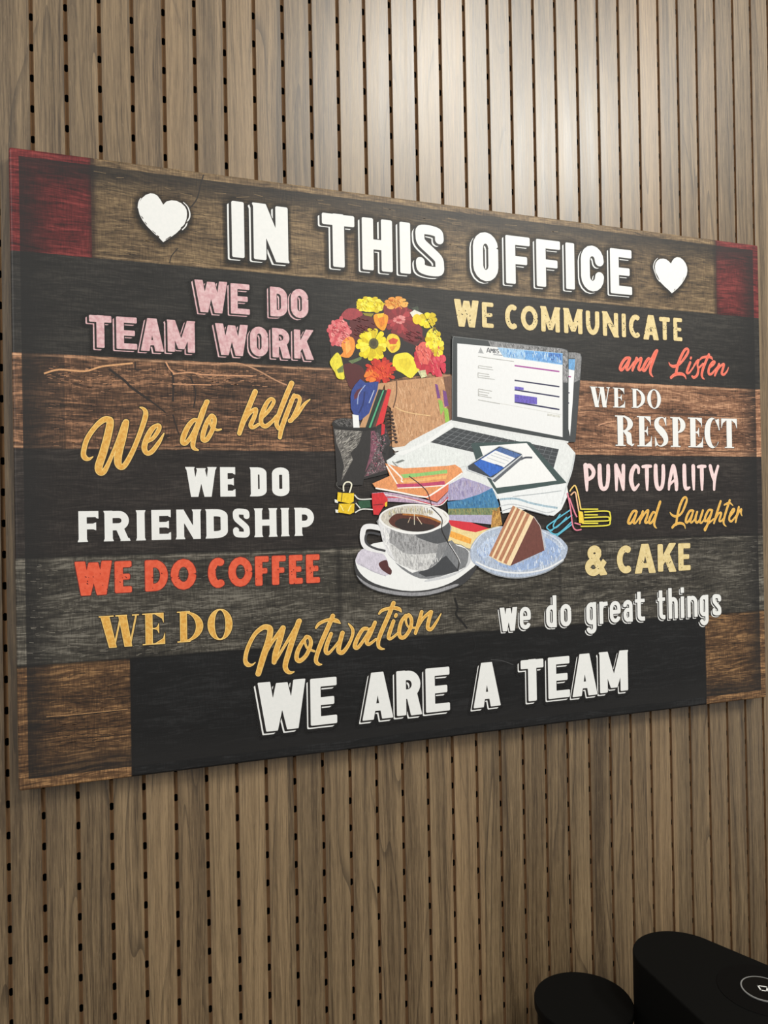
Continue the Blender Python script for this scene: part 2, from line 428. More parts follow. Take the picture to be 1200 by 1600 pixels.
    if ch == 'd': return glyph('O', W, h, rk) + [bar((r, 0), (r, 1.42), h)]
    if ch == 'h': return [bar((l, 0), (l, 1.42), h), ('p', [(l, t - ry)] + arc(cx, t - ry, rx, ry, 180, 0) + [(r, 0)], h)]
    if ch == 'n': return [bar((l, 0), (l, 1), h), ('p', [(l, t - ry)] + arc(cx, t - ry, rx, ry, 180, 0) + [(r, 0)], h)]
    if ch == 'i': return [bar((cx, 0), (cx, 1), h), bar((cx, 1.16), (cx, 1.42), h)]
    if ch == 'r': return [bar((l, 0), (l, 1), h), ('p', [(l, .62), (l + .05, .80), (cx, t - .02), (W, t)], h * .95)]
    if ch == 't': return [('p', [(W * .42, 1.34)] + [(W * .42, .28)] + arc(W * .42 + .16, .26, .16, .26 - h, 180, 270, 6) + [(W, b)], h), bar((0, .93), (W, .93), h * .8)]
    if ch == 'e': return [('p', [(l, .5), (r, .5), (r, t - ry)] + arc(cx, t - ry, rx, ry, 0, 180) + arc(cx, b + ry, rx, ry, 180, 345), h * .93)]
    if ch == 'g': return glyph('O', W, h, rk) + [('p', [(r, 1), (r, -.15)] + arc(cx, -.15, rx, .17, 0, -180, 9), h)]
    if ch == 'a': return [('p', [(l, .70)] + arc(cx, t - ry * .8, rx, ry * .8, 170, 0) + [(r, 0)], h), ('p', [(r, .56), (cx, .54)] + arc(cx, .33, rx, .24, 110, 270, 8) + [(r, .2)], h * .9)]
    if ch == 's': return glyph('S', W, h)
    return []

def casual(ch, W):
    k = .085; c = W / 2
    D = {'P': [[(.10, .97, .10), (.13, .5, .10), (.14, .03, .055)], [(.10, .93, .08), (W * .55, .95, .09), (W - .09, .76, .09), (W * .75, .56, .08), (.22, .44, .07)]],
         'U': [[(.09, .96, .09), (.09, .5, .10), (.14, .16, .09), (c, .07, .08), (W - .14, .2, .08), (W - .08, .6, .09), (W - .08, .96, .08)]],
         'N': [[(.09, .97, .09), (.10, .5, .085), (.09, .03, .055)], [(.10, .95, .08), (c, .6, .08), (W - .12, .12, .08)], [(W - .09, .96, .085), (W - .10, .5, .08), (W - .11, .05, .06)]],
         'C': [[(W - .08, .70, .06), (W - .09, .88, .07), (c * 1.1, .95, .08), (.14, .72, .10), (.10, .40, .10), (.18, .12, .085), (c, .06, .07), (W - .08, .24, .045)]],
         'T': [[(.06, .93, .06), (c, .95, .07), (W - .06, .95, .06)], [(c, .92, .09), (c, .5, .09), (c * .98, .04, .055)]],
         'A': [[(.05, .05, .05), (.09, .35, .07), (c * .9, .85, .085), (c * 1.15, .95, .08), (W - .15, .7, .09), (W - .10, .3, .095), (W - .10, .05, .075)], [(.08, .22, .05), (c, .36, .05), (W - .15, .42, .05)]],
         'L': [[(.09, .97, .09), (.09, .5, .095), (.12, .13, .085), (W * .6, .08, .07), (W - .05, .12, .045)]],
         'I': [[(c, .95, .09), (c, .5, .085), (c * 1.1, .05, .05)]],
         'Y': [[(.07, .96, .08), (.16, .65, .085), (c, .42, .08)], [(W - .05, .96, .06), (c * 1.15, .5, .075), (c * .95, .04, .055)]]}
    return D[ch]

def didone(ch, W):
    hl = .032; s = .225 * min(1, W / .62)      # hairline and stem
    hb = lambda x0, x1, y: ('b', (x0, y), (x1, y), hl / 2 * 1.2)
    st = lambda x: [('b', (x, 0), (x, 1), s / 2), hb(x - s * .9, x + s * .9, hl / 2), hb(x - s * .9, x + s * .9, 1 - hl / 2)]
    x0 = s * .9
    if ch == 'W':
        q, e = .30 * W, .62 * W
        return [('q', [(.03, 1), (.03 + s * 1.15, 1), (q + s * .65, 0), (q - s * .35, 0)]), ('q', [(e - s * .62 - .03, 1), (e + s * .45 - .03, 1), (W * .66 + s * .8, 0), (W * .66 - s * .2, 0)]),
                ('q', [(q + s * .2, 0), (q + s * .2 + hl * 1.4, 0), (e - s * .3, 1), (e - s * .3 - hl * 1.4, 1)]), ('q', [(W * .66 + s * .4, 0), (W * .66 + s * .4 + hl * 1.4, 0), (W - .06, 1), (W - .06 - hl * 1.4, 1)]),
                hb(-.02, .36 * W, 1 - hl / 2), hb(.40 * W, .70 * W, 1 - hl / 2), hb(.82 * W, W, 1 - hl / 2)]
    if ch == 'E':
        return st(x0) + [hb(0, W * .95, 1 - hl / 2), hb(0, W, hl / 2), ('q', [(W * .95, 1), (W * .95, .68), (W * .88, .82), (W * .55, .97)]), ('q', [(W, 0), (W, .36), (W * .92, .18), (W * .55, .03)]),
                         hb(x0, W * .72, .51), ('q', [(W * .74, .68), (W * .74, .34), (W * .66, .46), (W * .5, .5), (W * .66, .56)])]
    if ch == 'T':
        c = W / 2
        return st(c) + [hb(0, W, 1 - hl / 2), ('q', [(0, 1), (0, .66), (.07, .84), (.25, .97)]), ('q', [(W, 1), (W, .66), (W - .07, .84), (W - .25, .97)])]
    if ch == 'D':
        return st(x0) + [('r', x0, .5, W - x0, .5, (W - x0) - s * 1.05, .5 - hl * 1.5, None, 1), hb(0, W * .5, 1 - hl / 2), hb(0, W * .5, hl / 2)]
    if ch == 'O': return [('r', W / 2, .5, W / 2, .52, W / 2 - s * 1.05, .52 - hl * 1.5, None, 0)]
    if ch == 'C':
        return [('r', W / 2, .5, W / 2, .52, W / 2 - s * .62, .52 - hl * 1.5, W / 2 + s * .42, 0), ('q', [(W * .95, .99), (W * .95, .62), (W * .86, .75), (W * .70, .93)]), ('x', W * .76, .20, W * 1.2, .60)]
    if ch in 'PR':
        ym = .47; ry = (1 - ym) / 2; cx = x0 + .10
        g = st(x0) + [('r', cx, 1 - ry, W * (.93 if ch == 'R' else 1) - cx, ry, W * (.93 if ch == 'R' else 1) - cx - s * .95, ry - hl * 1.4, None, 1), hb(x0, cx + .01, 1 - hl * .7), hb(x0, cx + .01, ym + hl * .7)]
        if ch == 'R': g += [('c', [(W * .52, .47, .06), (W * .70, .36, s * .46), (W * .73, .15, s * .47), (W * .86, .02, .03), (W * .97, .07, .014)])]
        return g
    if ch == 'S':
        return [('c', spline([(W * .86, .74, .02), (W * .76, .93, .02), (W * .5, .975, .022), (W * .22, .86, s * .38), (W * .22, .68, s * .50), (W * .52, .52, s * .62), (W * .78, .35, s * .54), (W * .82, .16, s * .40), (W * .5, .022, .022), (W * .22, .08, .02), (W * .1, .27, .02)], 5).tolist()),
                ('q', [(W * .88, 1), (W * .88, .68), (W * .80, .80), (W * .70, .93)]), ('q', [(W * .06, 0), (W * .06, .34), (W * .15, .2), (W * .28, .07)])]
    return []

def place(fd, prims, u0, v0, H, rd, serif=0.0, clip=None):
    tr = lambda p: (u0 + p[0] * H, v0 + p[1] * H)
    for g in prims:
        k = g[0]
        if k == 'b': fd.add(*sd_box(tr(g[1]), tr(g[2]), g[3] * H, rd))
        elif k == 'p':
            P = [tr(p) for p in g[1]]; h = g[2] * H
            P = [P[0]] + [b for a, b in zip(P[:-1], P[1:]) if math.hypot(a[0] - b[0], a[1] - b[1]) > 1e-6]
            for n, (a, b) in enumerate(zip(P[:-1], P[1:])): fd.add(*sd_box(a, b, h, rd if n in (0, len(P) - 2) else 0))
            if len(P) > 2: fd.add(*sd_chain([(x, y, h) for x, y in P[1:-1]] if len(P) > 3 else [(*P[1], h), (*P[1], h)]))
        elif k == 'q': fd.add(*sd_poly([tr(p) for p in g[1]], rd * .6))
        elif k == 'r':
            _, cx, cy, rx, ry, ix, iy, icx, side = g
            fd.add(*sd_ring(*tr((cx, cy)), rx * H, ry * H, max(ix, 0) * H, iy * H, None if icx is None else u0 + icx * H, side))
        elif k == 'x': fd.add(*sd_poly([tr((g[1], g[2])), tr((g[3], g[2])), tr((g[3], g[4])), tr((g[1], g[4]))]), mg=0.0, sub=True)
        elif k == 'c': fd.add(*sd_chain([(u0 + x * H, v0 + y * H, r * H) for x, y, r in g[1]]))
        elif serif and k == 's':
            x, y, d = g[1:]; h = serif[0]; e = serif[1]
            fd.add(*sd_poly([tr(p) for p in ((x - h - e, y), (x + h + e, y), (x + h + e * .8, y + d * e * .5), (x + h, y + d * e * 2.6), (x - h, y + d * e * 2.6), (x - h - e * .8, y + d * e * .5))]))
        elif serif and k == 'f':
            x, y = g[1:]; h = serif[0]; e = serif[1]; d = 1 if y < .5 else -1
            fd.add(*sd_poly([tr(p) for p in ((x - h - e, y), (x, y), (x, y + d * e * 2.6), (x - h, y + d * e * 2.6), (x - h - e * .8, y + d * e * .5))]))
        elif serif and k == 'e':
            x, y = g[1:]; h = serif[0]; e = serif[1]
            fd.add(*sd_poly([tr(p) for p in ((x, y + h * .9 + e * .5), (x, y - h * .9 - e * .5), (x - e * 2.2, y - h * .8), (x - e * 2.2, y + h * .8))]))

# --- inks
INKS = {}
def ink(name, c, c2=None, rough=0.5, sc=220.0):
    if name in INKS: return INKS[name]
    M = Mat(name); u, y, v = M.coords()
    n = M.noise(u * sc, 0.0, v * sc, 3.0, 0.6)
    M.out(M.mix(n.ramp(0.35, 0.65), c, c2 or c), rough, 0.5); INKS[name] = M.m
    return M.m
def halo_ink():
    M = Mat('soft_black_ink'); a = M.nt.nodes.new('ShaderNodeAttribute'); a.attribute_name = 'ink'
    M.out((26, 25, 25), 0.48, 0.5)
    M.nt.links.new(a.outputs['Fac'], M.b.inputs['Alpha']); return M.m
HALO = halo_ink()
def painted_ink():
    'ink whose colour is carried by the printed picture; alpha of the attribute = strength of its brushy mottling'
    M = Mat('picture_ink'); u, y, v = M.coords()
    a = M.nt.nodes.new('ShaderNodeAttribute'); a.attribute_name = 'ink'
    n = M.noise(u * 420.0, 0.0, v * 150.0, 3.0, 0.65) * 0.6 + M.noise(u * 1300.0, 3.0, v * 500.0, 1.0) * 0.4
    amp = X(M.nt, a.outputs['Alpha'])
    f = (n - 0.5) * amp * 5.0 + 1.0
    M.out(M.scale(a.outputs['Color'], f.max(0.05)), 0.5, 0.5); return M.m
PAINT = painted_ink()

def flat(name, VF, z, mat, parent, ink=None):
    V, Fc = VF
    return mesh_obj(name, [(x, -T - z, y) for x, y in V], Fc, mat, parent, None, ink)

WHITE = ink('white_ink', (236, 236, 234), (232, 233, 231))
DARK = ink('dark_outline_ink', (24, 20, 18))
def text_line(words, win, base, cap, letters, style, mat, label, h=None, rd=0.06, drop=None, outline=None, rim=None, distress=0, rk=1.15, low=False, halo=0.0):
    'letters: (character, left, right) read off the photo window; base and cap: two points each'
    b0, b1 = Wn(win, *base[0]), Wn(win, *base[1]); c0, c1 = Wn(win, *cap[0]), Wn(win, *cap[1])
    vb = lambda u: b0[1] + (b1[1] - b0[1]) * (u - b0[0]) / (b1[0] - b0[0])
    vc = lambda u: c0[1] + (c1[1] - c0[1]) * (u - c0[0]) / (c1[0] - c0[0])
    info = []
    for ch, xl, xr in letters:
        ym = lambda x: (base[0][1] + (base[1][1] - base[0][1]) * (x - base[0][0]) / (base[1][0] - base[0][0]) + cap[0][1] + (cap[1][1] - cap[0][1]) * (x - cap[0][0]) / (cap[1][0] - cap[0][0])) / 2
        ul, ur = Wn(win, xl, ym(xl))[0], Wn(win, xr, ym(xr))[0]
        um = (ul + ur) / 2; info.append((ch, ul, ur, vb(um), vc(um) - vb(um)))
    H = np.mean([i[4] for i in info]); mg = 0.012
    groups = [[info[0]]]
    for a, b in zip(info[:-1], info[1:]):
        if b[1] - a[2] > 0.3 * H: groups.append([])
        groups[-1].append(b)
    lead, rest = label.split(' reading '); tok = rest.split(' ')
    for gi, grp in enumerate(groups):
        tail = ' '.join(tok[len(groups):])
        set_word(grp, H, mg, style, mat, f'{lead} reading {tok[gi]}' + (f' {tail}' if tail else ''), h, rd, drop, outline, rim, distress, rk, low, halo)

def set_word(info, H, mg, style, mat, label, h, rd, drop, outline, rim, distress, rk, low, halo):
    res = 0.00035 if H < 0.045 else 0.0004
    fd = Field(min(i[1] for i in info) - mg, min(i[3] for i in info) - mg - (H * .4 if low else 0), max(i[2] for i in info) + mg, max(i[3] + i[4] for i in info) + mg + (H * .5 if low else 0), res)
    for ch, ul, ur, v0, Hc in info:
        W = (ur - ul) / Hc
        if style == 'casual':
            for st in casual(ch, W): fd.add(*sd_chain([(ul + x * Hc, v0 + y * Hc, r * Hc) for x, y, r in spline(st, 5)]))
        elif style == 'didone': place(fd, didone(ch, W), ul, v0, Hc, 0.0002)
        else:
            hh = (min(h, W * .34) if ch not in 'Ii' else h) * (.82 if ch == 'S' else 1)
            sub = Field(ul - .008, v0 - .008 - (Hc * .4 if low else 0), ur + .008, v0 + Hc + .008 + (Hc * .5 if low else 0), res) if False else fd
            place(sub, glyph(ch, W, hh, rk, style == 'round'), ul, v0, Hc, rd * Hc, (hh, .035) if style == 'slab' else 0)
        if distress:
            for _ in range(distress):
                a, b = RNG.normal(.5, .22), RNG.normal(.45, .16); q = RNG.uniform(.0002, .0007)
                fd.add(*sd_chain([(ul + a * (ur - ul), v0 + b * Hc, q), (ul + a * (ur - ul) + RNG.uniform(-.0008, .0008), v0 + b * Hc + RNG.uniform(-.0008, .0008), q * .5)]), sub=True)
    return finish(fd, mat, label, drop, outline, rim, halo)

def finish(fd, mat, label, drop=None, outline=None, rim=None, halo=0.0, name='printed_lettering'):
    top = fd
    if drop:
        du, dv, lw, gap = drop; n = 14; f = fd.f; E = f.copy(); G = f.copy() - gap
        L = math.hypot(du, dv); keep = (L - lw) / L
        for k in range(1, n + 1):
            t = k / n; si, sj = int(round(du * t / fd.res)), int(round(dv * t / fd.res))
            sh = np.roll(np.roll(f, si, 1), sj, 0); E = np.minimum(E, sh)
            if t <= keep + 1e-6: G = np.minimum(G, sh - gap * .3)
        line = np.maximum(E, -G)
        top = fd.blank(); top.f = np.minimum(f, line)
        und = fd.blank(); und.f = E - 0.0005
    o = flat(name, top.mesh(), 0.00022, mat, CANVAS)
    o['label'] = label
    if drop: flat('drop_shadow', und.mesh(), 0.00012, DARK, o)
    if rim:
        g = fd.blank(); g.f = fd.f + rim[0]; flat('lettering_fill', g.mesh(), 0.00030, rim[1], o)
    if outline:
        g = fd.blank(); g.f = fd.f - outline[0]; flat('letter_outline', g.mesh(), 0.00014, outline[1], o)
    if halo:
        st = max(1, int(0.0014 / fd.res)); f = (E if drop else fd.f); sd = np.roll(np.roll(f, -int(.001 / fd.res), 1), -int(.0016 / fd.res), 0)[::st, ::st]
        al = np.clip(1 - np.maximum(sd, 0) / halo, 0, 1) ** 1.6 * .8
        al[0, :] = al[-1, :] = 0; al[:, 0] = al[:, -1] = 0
        V = [(fd.u0 + i * st * fd.res, fd.v0 + j * st * fd.res) for j in range(al.shape[0]) for i in range(al.shape[1])]
        nu = al.shape[1]; Fc = []; A = []
        for j in range(al.shape[0] - 1):
            for i in range(nu - 1):
                q = (al[j, i], al[j, i + 1], al[j + 1, i + 1], al[j + 1, i])
                if max(q) > 0.01:
                    Fc.append((j * nu + i, j * nu + i + 1, (j + 1) * nu + i + 1, (j + 1) * nu + i)); A.append(np.array([[x, x, x, 1] for x in q]))
        flat('soft_shadow', (V, Fc), 0.00008, HALO, o, A)
    return o

PINK = ink('dusty_pink_ink', (226, 190, 192), (206, 158, 163)); PALE = ink('pale_pink_ink', (242, 220, 219), (236, 205, 205))
CREAM = ink('cream_ink', (232, 212, 158), (218, 196, 138)); CORAL = ink('coral_orange_ink', (230, 98, 66), (218, 82, 50))
GOLD = ink('gold_ink', (232, 184, 96), (214, 156, 64), sc=300); GOLDRIM = ink('pale_gold_ink', (244, 206, 122)); GOLD2 = ink('bright_gold_ink', (236, 184, 86), (222, 164, 66))
ROSE = ink('coral_pink_ink', (240, 118, 96), (232, 98, 76)); ROSERIM = ink('pale_coral_ink', (246, 150, 128))
BROWN = ink('dark_brown_outline_ink', (44, 28, 14)); MAROON = ink('dark_red_outline_ink', (104, 24, 20))
PX = (0, 0, 1)

text_line('', PX, ((372, 402.5), (970, 459.5)), ((372, 315), (970, 389.5)),
          [('I', 362, 381.5), ('N', 396, 450), ('T', 503.3, 554), ('H', 565.7, 613), ('I', 624.6, 641.3), ('S', 649.6, 693.3), ('O', 739, 778.3), ('F', 790, 828), ('F', 838, 875.4), ('I', 883.8, 897.5), ('C', 907.5, 943.3), ('E', 953.3, 987)],
          'sans', WHITE, 'white bold lettering reading IN THIS OFFICE', h=.114, rd=.03, drop=(-.0044, -.0034, .0021, .0010), halo=.009)
w2 = (120, 420, 3)
text_line('', w2, ((640, 204), (1045, 231)), ((560, 53), (1045, 95)), [('W', 555, 703), ('E', 721, 810), ('D', 906, 987), ('O', 1003, 1085)],
          'sans', PINK, 'dusty pink lettering reading WE DO', h=.113, rd=.03, drop=(-.0030, -.0024, .0015, .0006), halo=.005)
text_line('', w2, ((105, 370), (1060, 422)), ((60, 214), (1065, 287)), [('T', 58, 163), ('E', 185, 282), ('A', 302, 404), ('M', 425, 553), ('W', 652, 800), ('O', 812, 897), ('R', 916, 998), ('K', 1018, 1107)],
          'sans', PINK, 'dusty pink lettering reading TEAM WORK', h=.113, rd=.03, drop=(-.0030, -.0024, .0015, .0006), halo=.005)
text_line('', (690, 450, 3), ((105, 178), (1105, 248)), ((70, 56), (1105, 141)), [('W', 63, 170), ('E', 189, 243), ('C', 297, 357), ('O', 371, 451), ('M', 466, 553), ('M', 573, 659), ('U', 676, 739), ('N', 755, 827), ('I', 842, 865), ('C', 878, 933), ('A', 948, 1013), ('T', 1020, 1070), ('E', 1086, 1127)],
          'round', CREAM, 'cream lettering reading WE COMMUNICATE', h=.104, rd=.06, outline=(.0008, BROWN), distress=16)
text_line('', (900, 590, 4.2857), ((150, 197), (520, 206)), ((100, 60), (520, 81)), [('W', 95, 228), ('E', 246, 326), ('D', 370, 462), ('O', 476, 568)],
          'didone', WHITE, 'small white serif lettering reading WE DO above RESPECT', outline=(.0004, BROWN))
text_line('', (900, 590, 4.2857), ((300, 457), (1040, 471)), ((270, 254), (1040, 276)), [('R', 262, 390), ('E', 408, 505), ('S', 522, 615), ('P', 632, 733), ('E', 750, 848), ('C', 860, 963), ('T', 973, 1077)],
          'didone', WHITE, 'white serif lettering reading RESPECT', outline=(.0004, BROWN))
w9 = (110, 715, 3)
text_line('', w9, ((600, 184), (985, 181)), ((600, 44), (985, 46)), [('W', 543, 682), ('E', 702, 773), ('D', 845, 920), ('O', 945, 1026)],
          'slab', WHITE, 'white slab lettering reading WE DO above FRIENDSHIP', h=.125, rd=.0, rk=.55)
text_line('', w9, ((60, 396), (1080, 367)), ((60, 251), (1080, 235)), [('F', 38, 132), ('R', 160, 276), ('I', 303, 357), ('E', 380, 471), ('N', 497, 610), ('D', 637, 738), ('S', 762, 840), ('H', 865, 966), ('I', 985, 1027), ('P', 1053, 1143)],
          'slab', WHITE, 'white slab lettering reading FRIENDSHIP', h=.125, rd=.0, rk=.55)
text_line('', (110, 855, 3), ((95, 221), (1140, 167)), ((60, 72), (1140, 34)), [('W', 26, 190), ('E', 208, 287), ('D', 350, 457), ('O', 470, 590), ('C', 645, 728), ('O', 740, 853), ('F', 866, 930), ('F', 945, 1010), ('E', 1025, 1088), ('E', 1105, 1168)],
          'round', CORAL, 'orange red lettering reading WE DO COFFEE', h=.122, rd=.05, outline=(.0006, MAROON), distress=10)
text_line('', (150, 930, 4), ((110, 327), (515, 296)), ((60, 130), (560, 101)), [('W', 22, 270), ('E', 290, 430), ('D', 507, 670), ('O', 697, 853)],
          'didone', GOLDRIM, 'gold serif lettering reading WE DO before the word Motivation', outline=(.0007, BROWN), rim=(.0006, GOLD))
text_line('', PX, ((420, 1141.5), (980, 1078.5)), ((405, 1068), (980, 1016.5)), [('W', 404.5, 476.3), ('E', 485, 526.3), ('A', 567, 612.5), ('R', 619.5, 657.5), ('E', 665, 702.5), ('A', 740.5, 780.5), ('T', 813.8, 849.3), ('E', 856.3, 890), ('A', 895, 931.8), ('M', 937, 980.8)],
          'sans', WHITE, 'white bold lettering reading WE ARE A TEAM', h=.114, rd=.03, drop=(-.0040, -.0031, .0021, .0009), halo=.005)
text_line('', (770, 915, 3.2432), ((80, 228), (1135, 151)), ((80, 112), (1135, 43)), [('w', 37, 122), ('e', 135, 193), ('d', 270, 323), ('o', 342, 397), ('g', 473, 524), ('r', 540, 582), ('e', 592, 648), ('a', 660, 708), ('t', 720, 770), ('t', 835, 873), ('h', 890, 937), ('i', 950, 972), ('n', 985, 1037), ('g', 1048, 1092), ('s', 1112, 1157)],
          'sans', WHITE, 'white lettering reading we do great things', h=.098, rd=.03, drop=(-.0024, -.0020, .0013, .0005), low=True)
text_line('', (900, 715, 5), ((200, 259), (1080, 257)), ((75, 56), (1080, 59)), [('P', 58, 152), ('U', 170, 265), ('N', 298, 386), ('C', 413, 502), ('T', 512, 595), ('U', 608, 695), ('A', 715, 798), ('L', 832, 892), ('I', 903, 930), ('T', 945, 1020), ('Y', 1038, 1118)],
          'casual', PALE, 'pale pink handwritten lettering reading PUNCTUALITY', outline=(.0006, BROWN))
text_line('', (900, 840, 6), ((150, 352), (1010, 308)), ((170, 84), (1010, 53)), [('&', 90, 283), ('C', 382, 528), ('A', 555, 738), ('K', 765, 930), ('E', 957, 1072)],
          'round', CREAM, 'cream lettering reading & CAKE', h=.12, rd=.05, outline=(.0006, BROWN), distress=12)

def script(win, strokes, mat, label, outline, rim, gain=1.0):
    sc = abs(Wn(win, 100, 100)[1] - Wn(win, 100, 200)[1]) / 100
    P = []
    for st in strokes:
        q = spline(st, 6); P.append([(*Wn(win, x, y), max(r, 1.5) * gain * sc * 1.08) for x, y, r in q])
    a = np.concatenate([np.array(p) for p in P]); mg = .006
    fd = Field(a[:, 0].min() - mg, a[:, 1].min() - mg, a[:, 0].max() + mg, a[:, 1].max() + mg, .0003)
    for p in P: fd.add(*sd_chain(p))
    finish(fd, mat, label, None, outline, rim)
script((120, 590, 3.1579), [
    [(80, 390, 2), (60, 402, 7), (40, 395, 12), (33, 370, 11), (50, 305, 11), (90, 245, 11), (130, 210, 13), (155, 207, 15), (165, 222, 16), (152, 290, 17), (130, 370, 17), (108, 440, 17), (115, 468, 14), (135, 462, 12), (160, 415, 9), (200, 320, 9), (238, 228, 14)],
    [(243, 220, 14), (228, 290, 16), (207, 370, 17), (203, 420, 16), (218, 442, 13), (240, 428, 12), (275, 365, 11), (310, 280, 11), (335, 205, 12), (340, 172, 11), (328, 153, 7), (312, 147, 3)],
    [(345, 315, 9), (375, 300, 9), (402, 262, 10), (408, 240, 9), (395, 236, 9), (370, 255, 12), (345, 300, 13), (333, 345, 13), (345, 372, 11), (370, 365, 11), (405, 320, 9), (430, 275, 3)],
    [(600, 215, 9), (578, 210, 10), (550, 240, 12), (527, 290, 13), (522, 320, 11), (540, 322, 10), (570, 280, 9), (600, 215, 9), (625, 155, 12), (645, 118, 10)],
    [(640, 120, 11), (615, 190, 13), (588, 260, 13), (575, 310, 12), (575, 345, 10), (598, 358, 4)],
    [(665, 190, 10), (645, 215, 11), (625, 270, 12), (622, 305, 11), (642, 305, 11), (668, 260, 11), (680, 210, 11), (668, 188, 10), (655, 200, 8), (665, 240, 7), (690, 258, 6), (712, 255, 4)],
    [(880, 70, 13), (855, 130, 13), (820, 220, 13), (802, 275, 11)], [(812, 245, 8), (845, 185, 9), (872, 160, 10), (885, 160, 10), (875, 195, 11), (858, 235, 11), (870, 246, 9), (895, 232, 8)],
    [(905, 205, 8), (945, 165, 9), (972, 120, 9), (958, 105, 9), (935, 130, 11), (912, 185, 12), (910, 225, 11), (932, 240, 11), (965, 215, 9), (985, 190, 8)],
    [(1060, 28, 13), (1035, 85, 13), (1000, 175, 12), (985, 225, 11), (995, 250, 10)],
    [(1072, 88, 10), (1045, 155, 12), (1012, 245, 12), (1002, 295, 10)], [(1055, 115, 8), (1080, 92, 10), (1100, 105, 10), (1088, 150, 10), (1062, 205, 11), (1052, 212, 10), (1085, 185, 9), (1122, 132, 8), (1150, 108, 3)]],
    GOLDRIM, 'gold brush script reading We do help', (.0008, BROWN), (.0007, GOLD))
script((370, 930, 3.6364), [
    [(105, 382, 2), (85, 396, 6), (60, 393, 12), (48, 365, 11), (62, 300, 11), (100, 225, 11), (145, 185, 13), (175, 182, 15), (190, 200, 16), (178, 265, 17), (150, 350, 17), (122, 445, 15)],
    [(160, 340, 7), (205, 260, 9), (262, 187, 14)], [(262, 187, 15), (245, 250, 16), (220, 330, 16), (212, 380, 13)],
    [(225, 365, 8), (270, 290, 8), (330, 190, 10), (355, 147, 14)], [(352, 150, 15), (320, 245, 15), (290, 340, 15), (275, 400, 14), (285, 430, 12), (305, 440, 8), (325, 435, 3)],
    [(395, 240, 9), (370, 270, 11), (345, 320, 12), (340, 360, 12), (360, 372, 12), (395, 340, 11), (420, 280, 11), (415, 245, 10), (395, 235, 9), (385, 255, 7), (400, 300, 6), (440, 318, 6)],
    [(545, 118, 13), (515, 190, 13), (480, 270, 13), (455, 340, 12), (450, 375, 11), (465, 392, 8), (482, 393, 3)], [(450, 185, 6), (470, 160, 9), (520, 140, 9), (565, 145, 12), (588, 160, 3)],
    [(535, 220, 11), (515, 270, 12), (505, 315, 12), (520, 330, 9), (550, 300, 7), (580, 262, 7)],
    [(600, 215, 13), (585, 270, 13), (578, 315, 13), (600, 325, 12), (630, 290, 10), (655, 235, 9), (658, 195, 9), (635, 162, 4)],
    [(740, 190, 10), (715, 195, 11), (685, 245, 12), (670, 290, 12), (690, 295, 10), (730, 240, 9), (760, 190, 9)], [(785, 155, 11), (760, 215, 12), (738, 262, 12), (752, 278, 9), (790, 250, 7)],
    [(890, 45, 13), (860, 120, 13), (825, 200, 13), (805, 255, 12), (805, 290, 10), (820, 303, 7), (838, 305, 3)], [(808, 105, 6), (828, 85, 9), (880, 72, 9), (920, 78, 11), (935, 95, 3)],
    [(890, 148, 11), (870, 205, 12), (862, 240, 11), (878, 245, 8), (915, 215, 7)], [(905, 112, 10), (902, 118, 10)],
    [(960, 115, 10), (935, 150, 11), (922, 205, 12), (930, 238, 11), (955, 235, 11), (985, 190, 11), (992, 140, 11), (975, 112, 10), (960, 140, 7), (975, 180, 6), (1015, 185, 6)],
    [(1050, 95, 11), (1035, 150, 12), (1015, 215, 10)], [(1025, 190, 7), (1060, 130, 9), (1100, 95, 11)], [(1105, 95, 11), (1090, 145, 12), (1085, 185, 12), (1105, 192, 10), (1135, 150, 8), (1160, 105, 3)]],
    GOLDRIM, 'gold brush script reading Motivation', (.0008, BROWN), (.0007, GOLD))
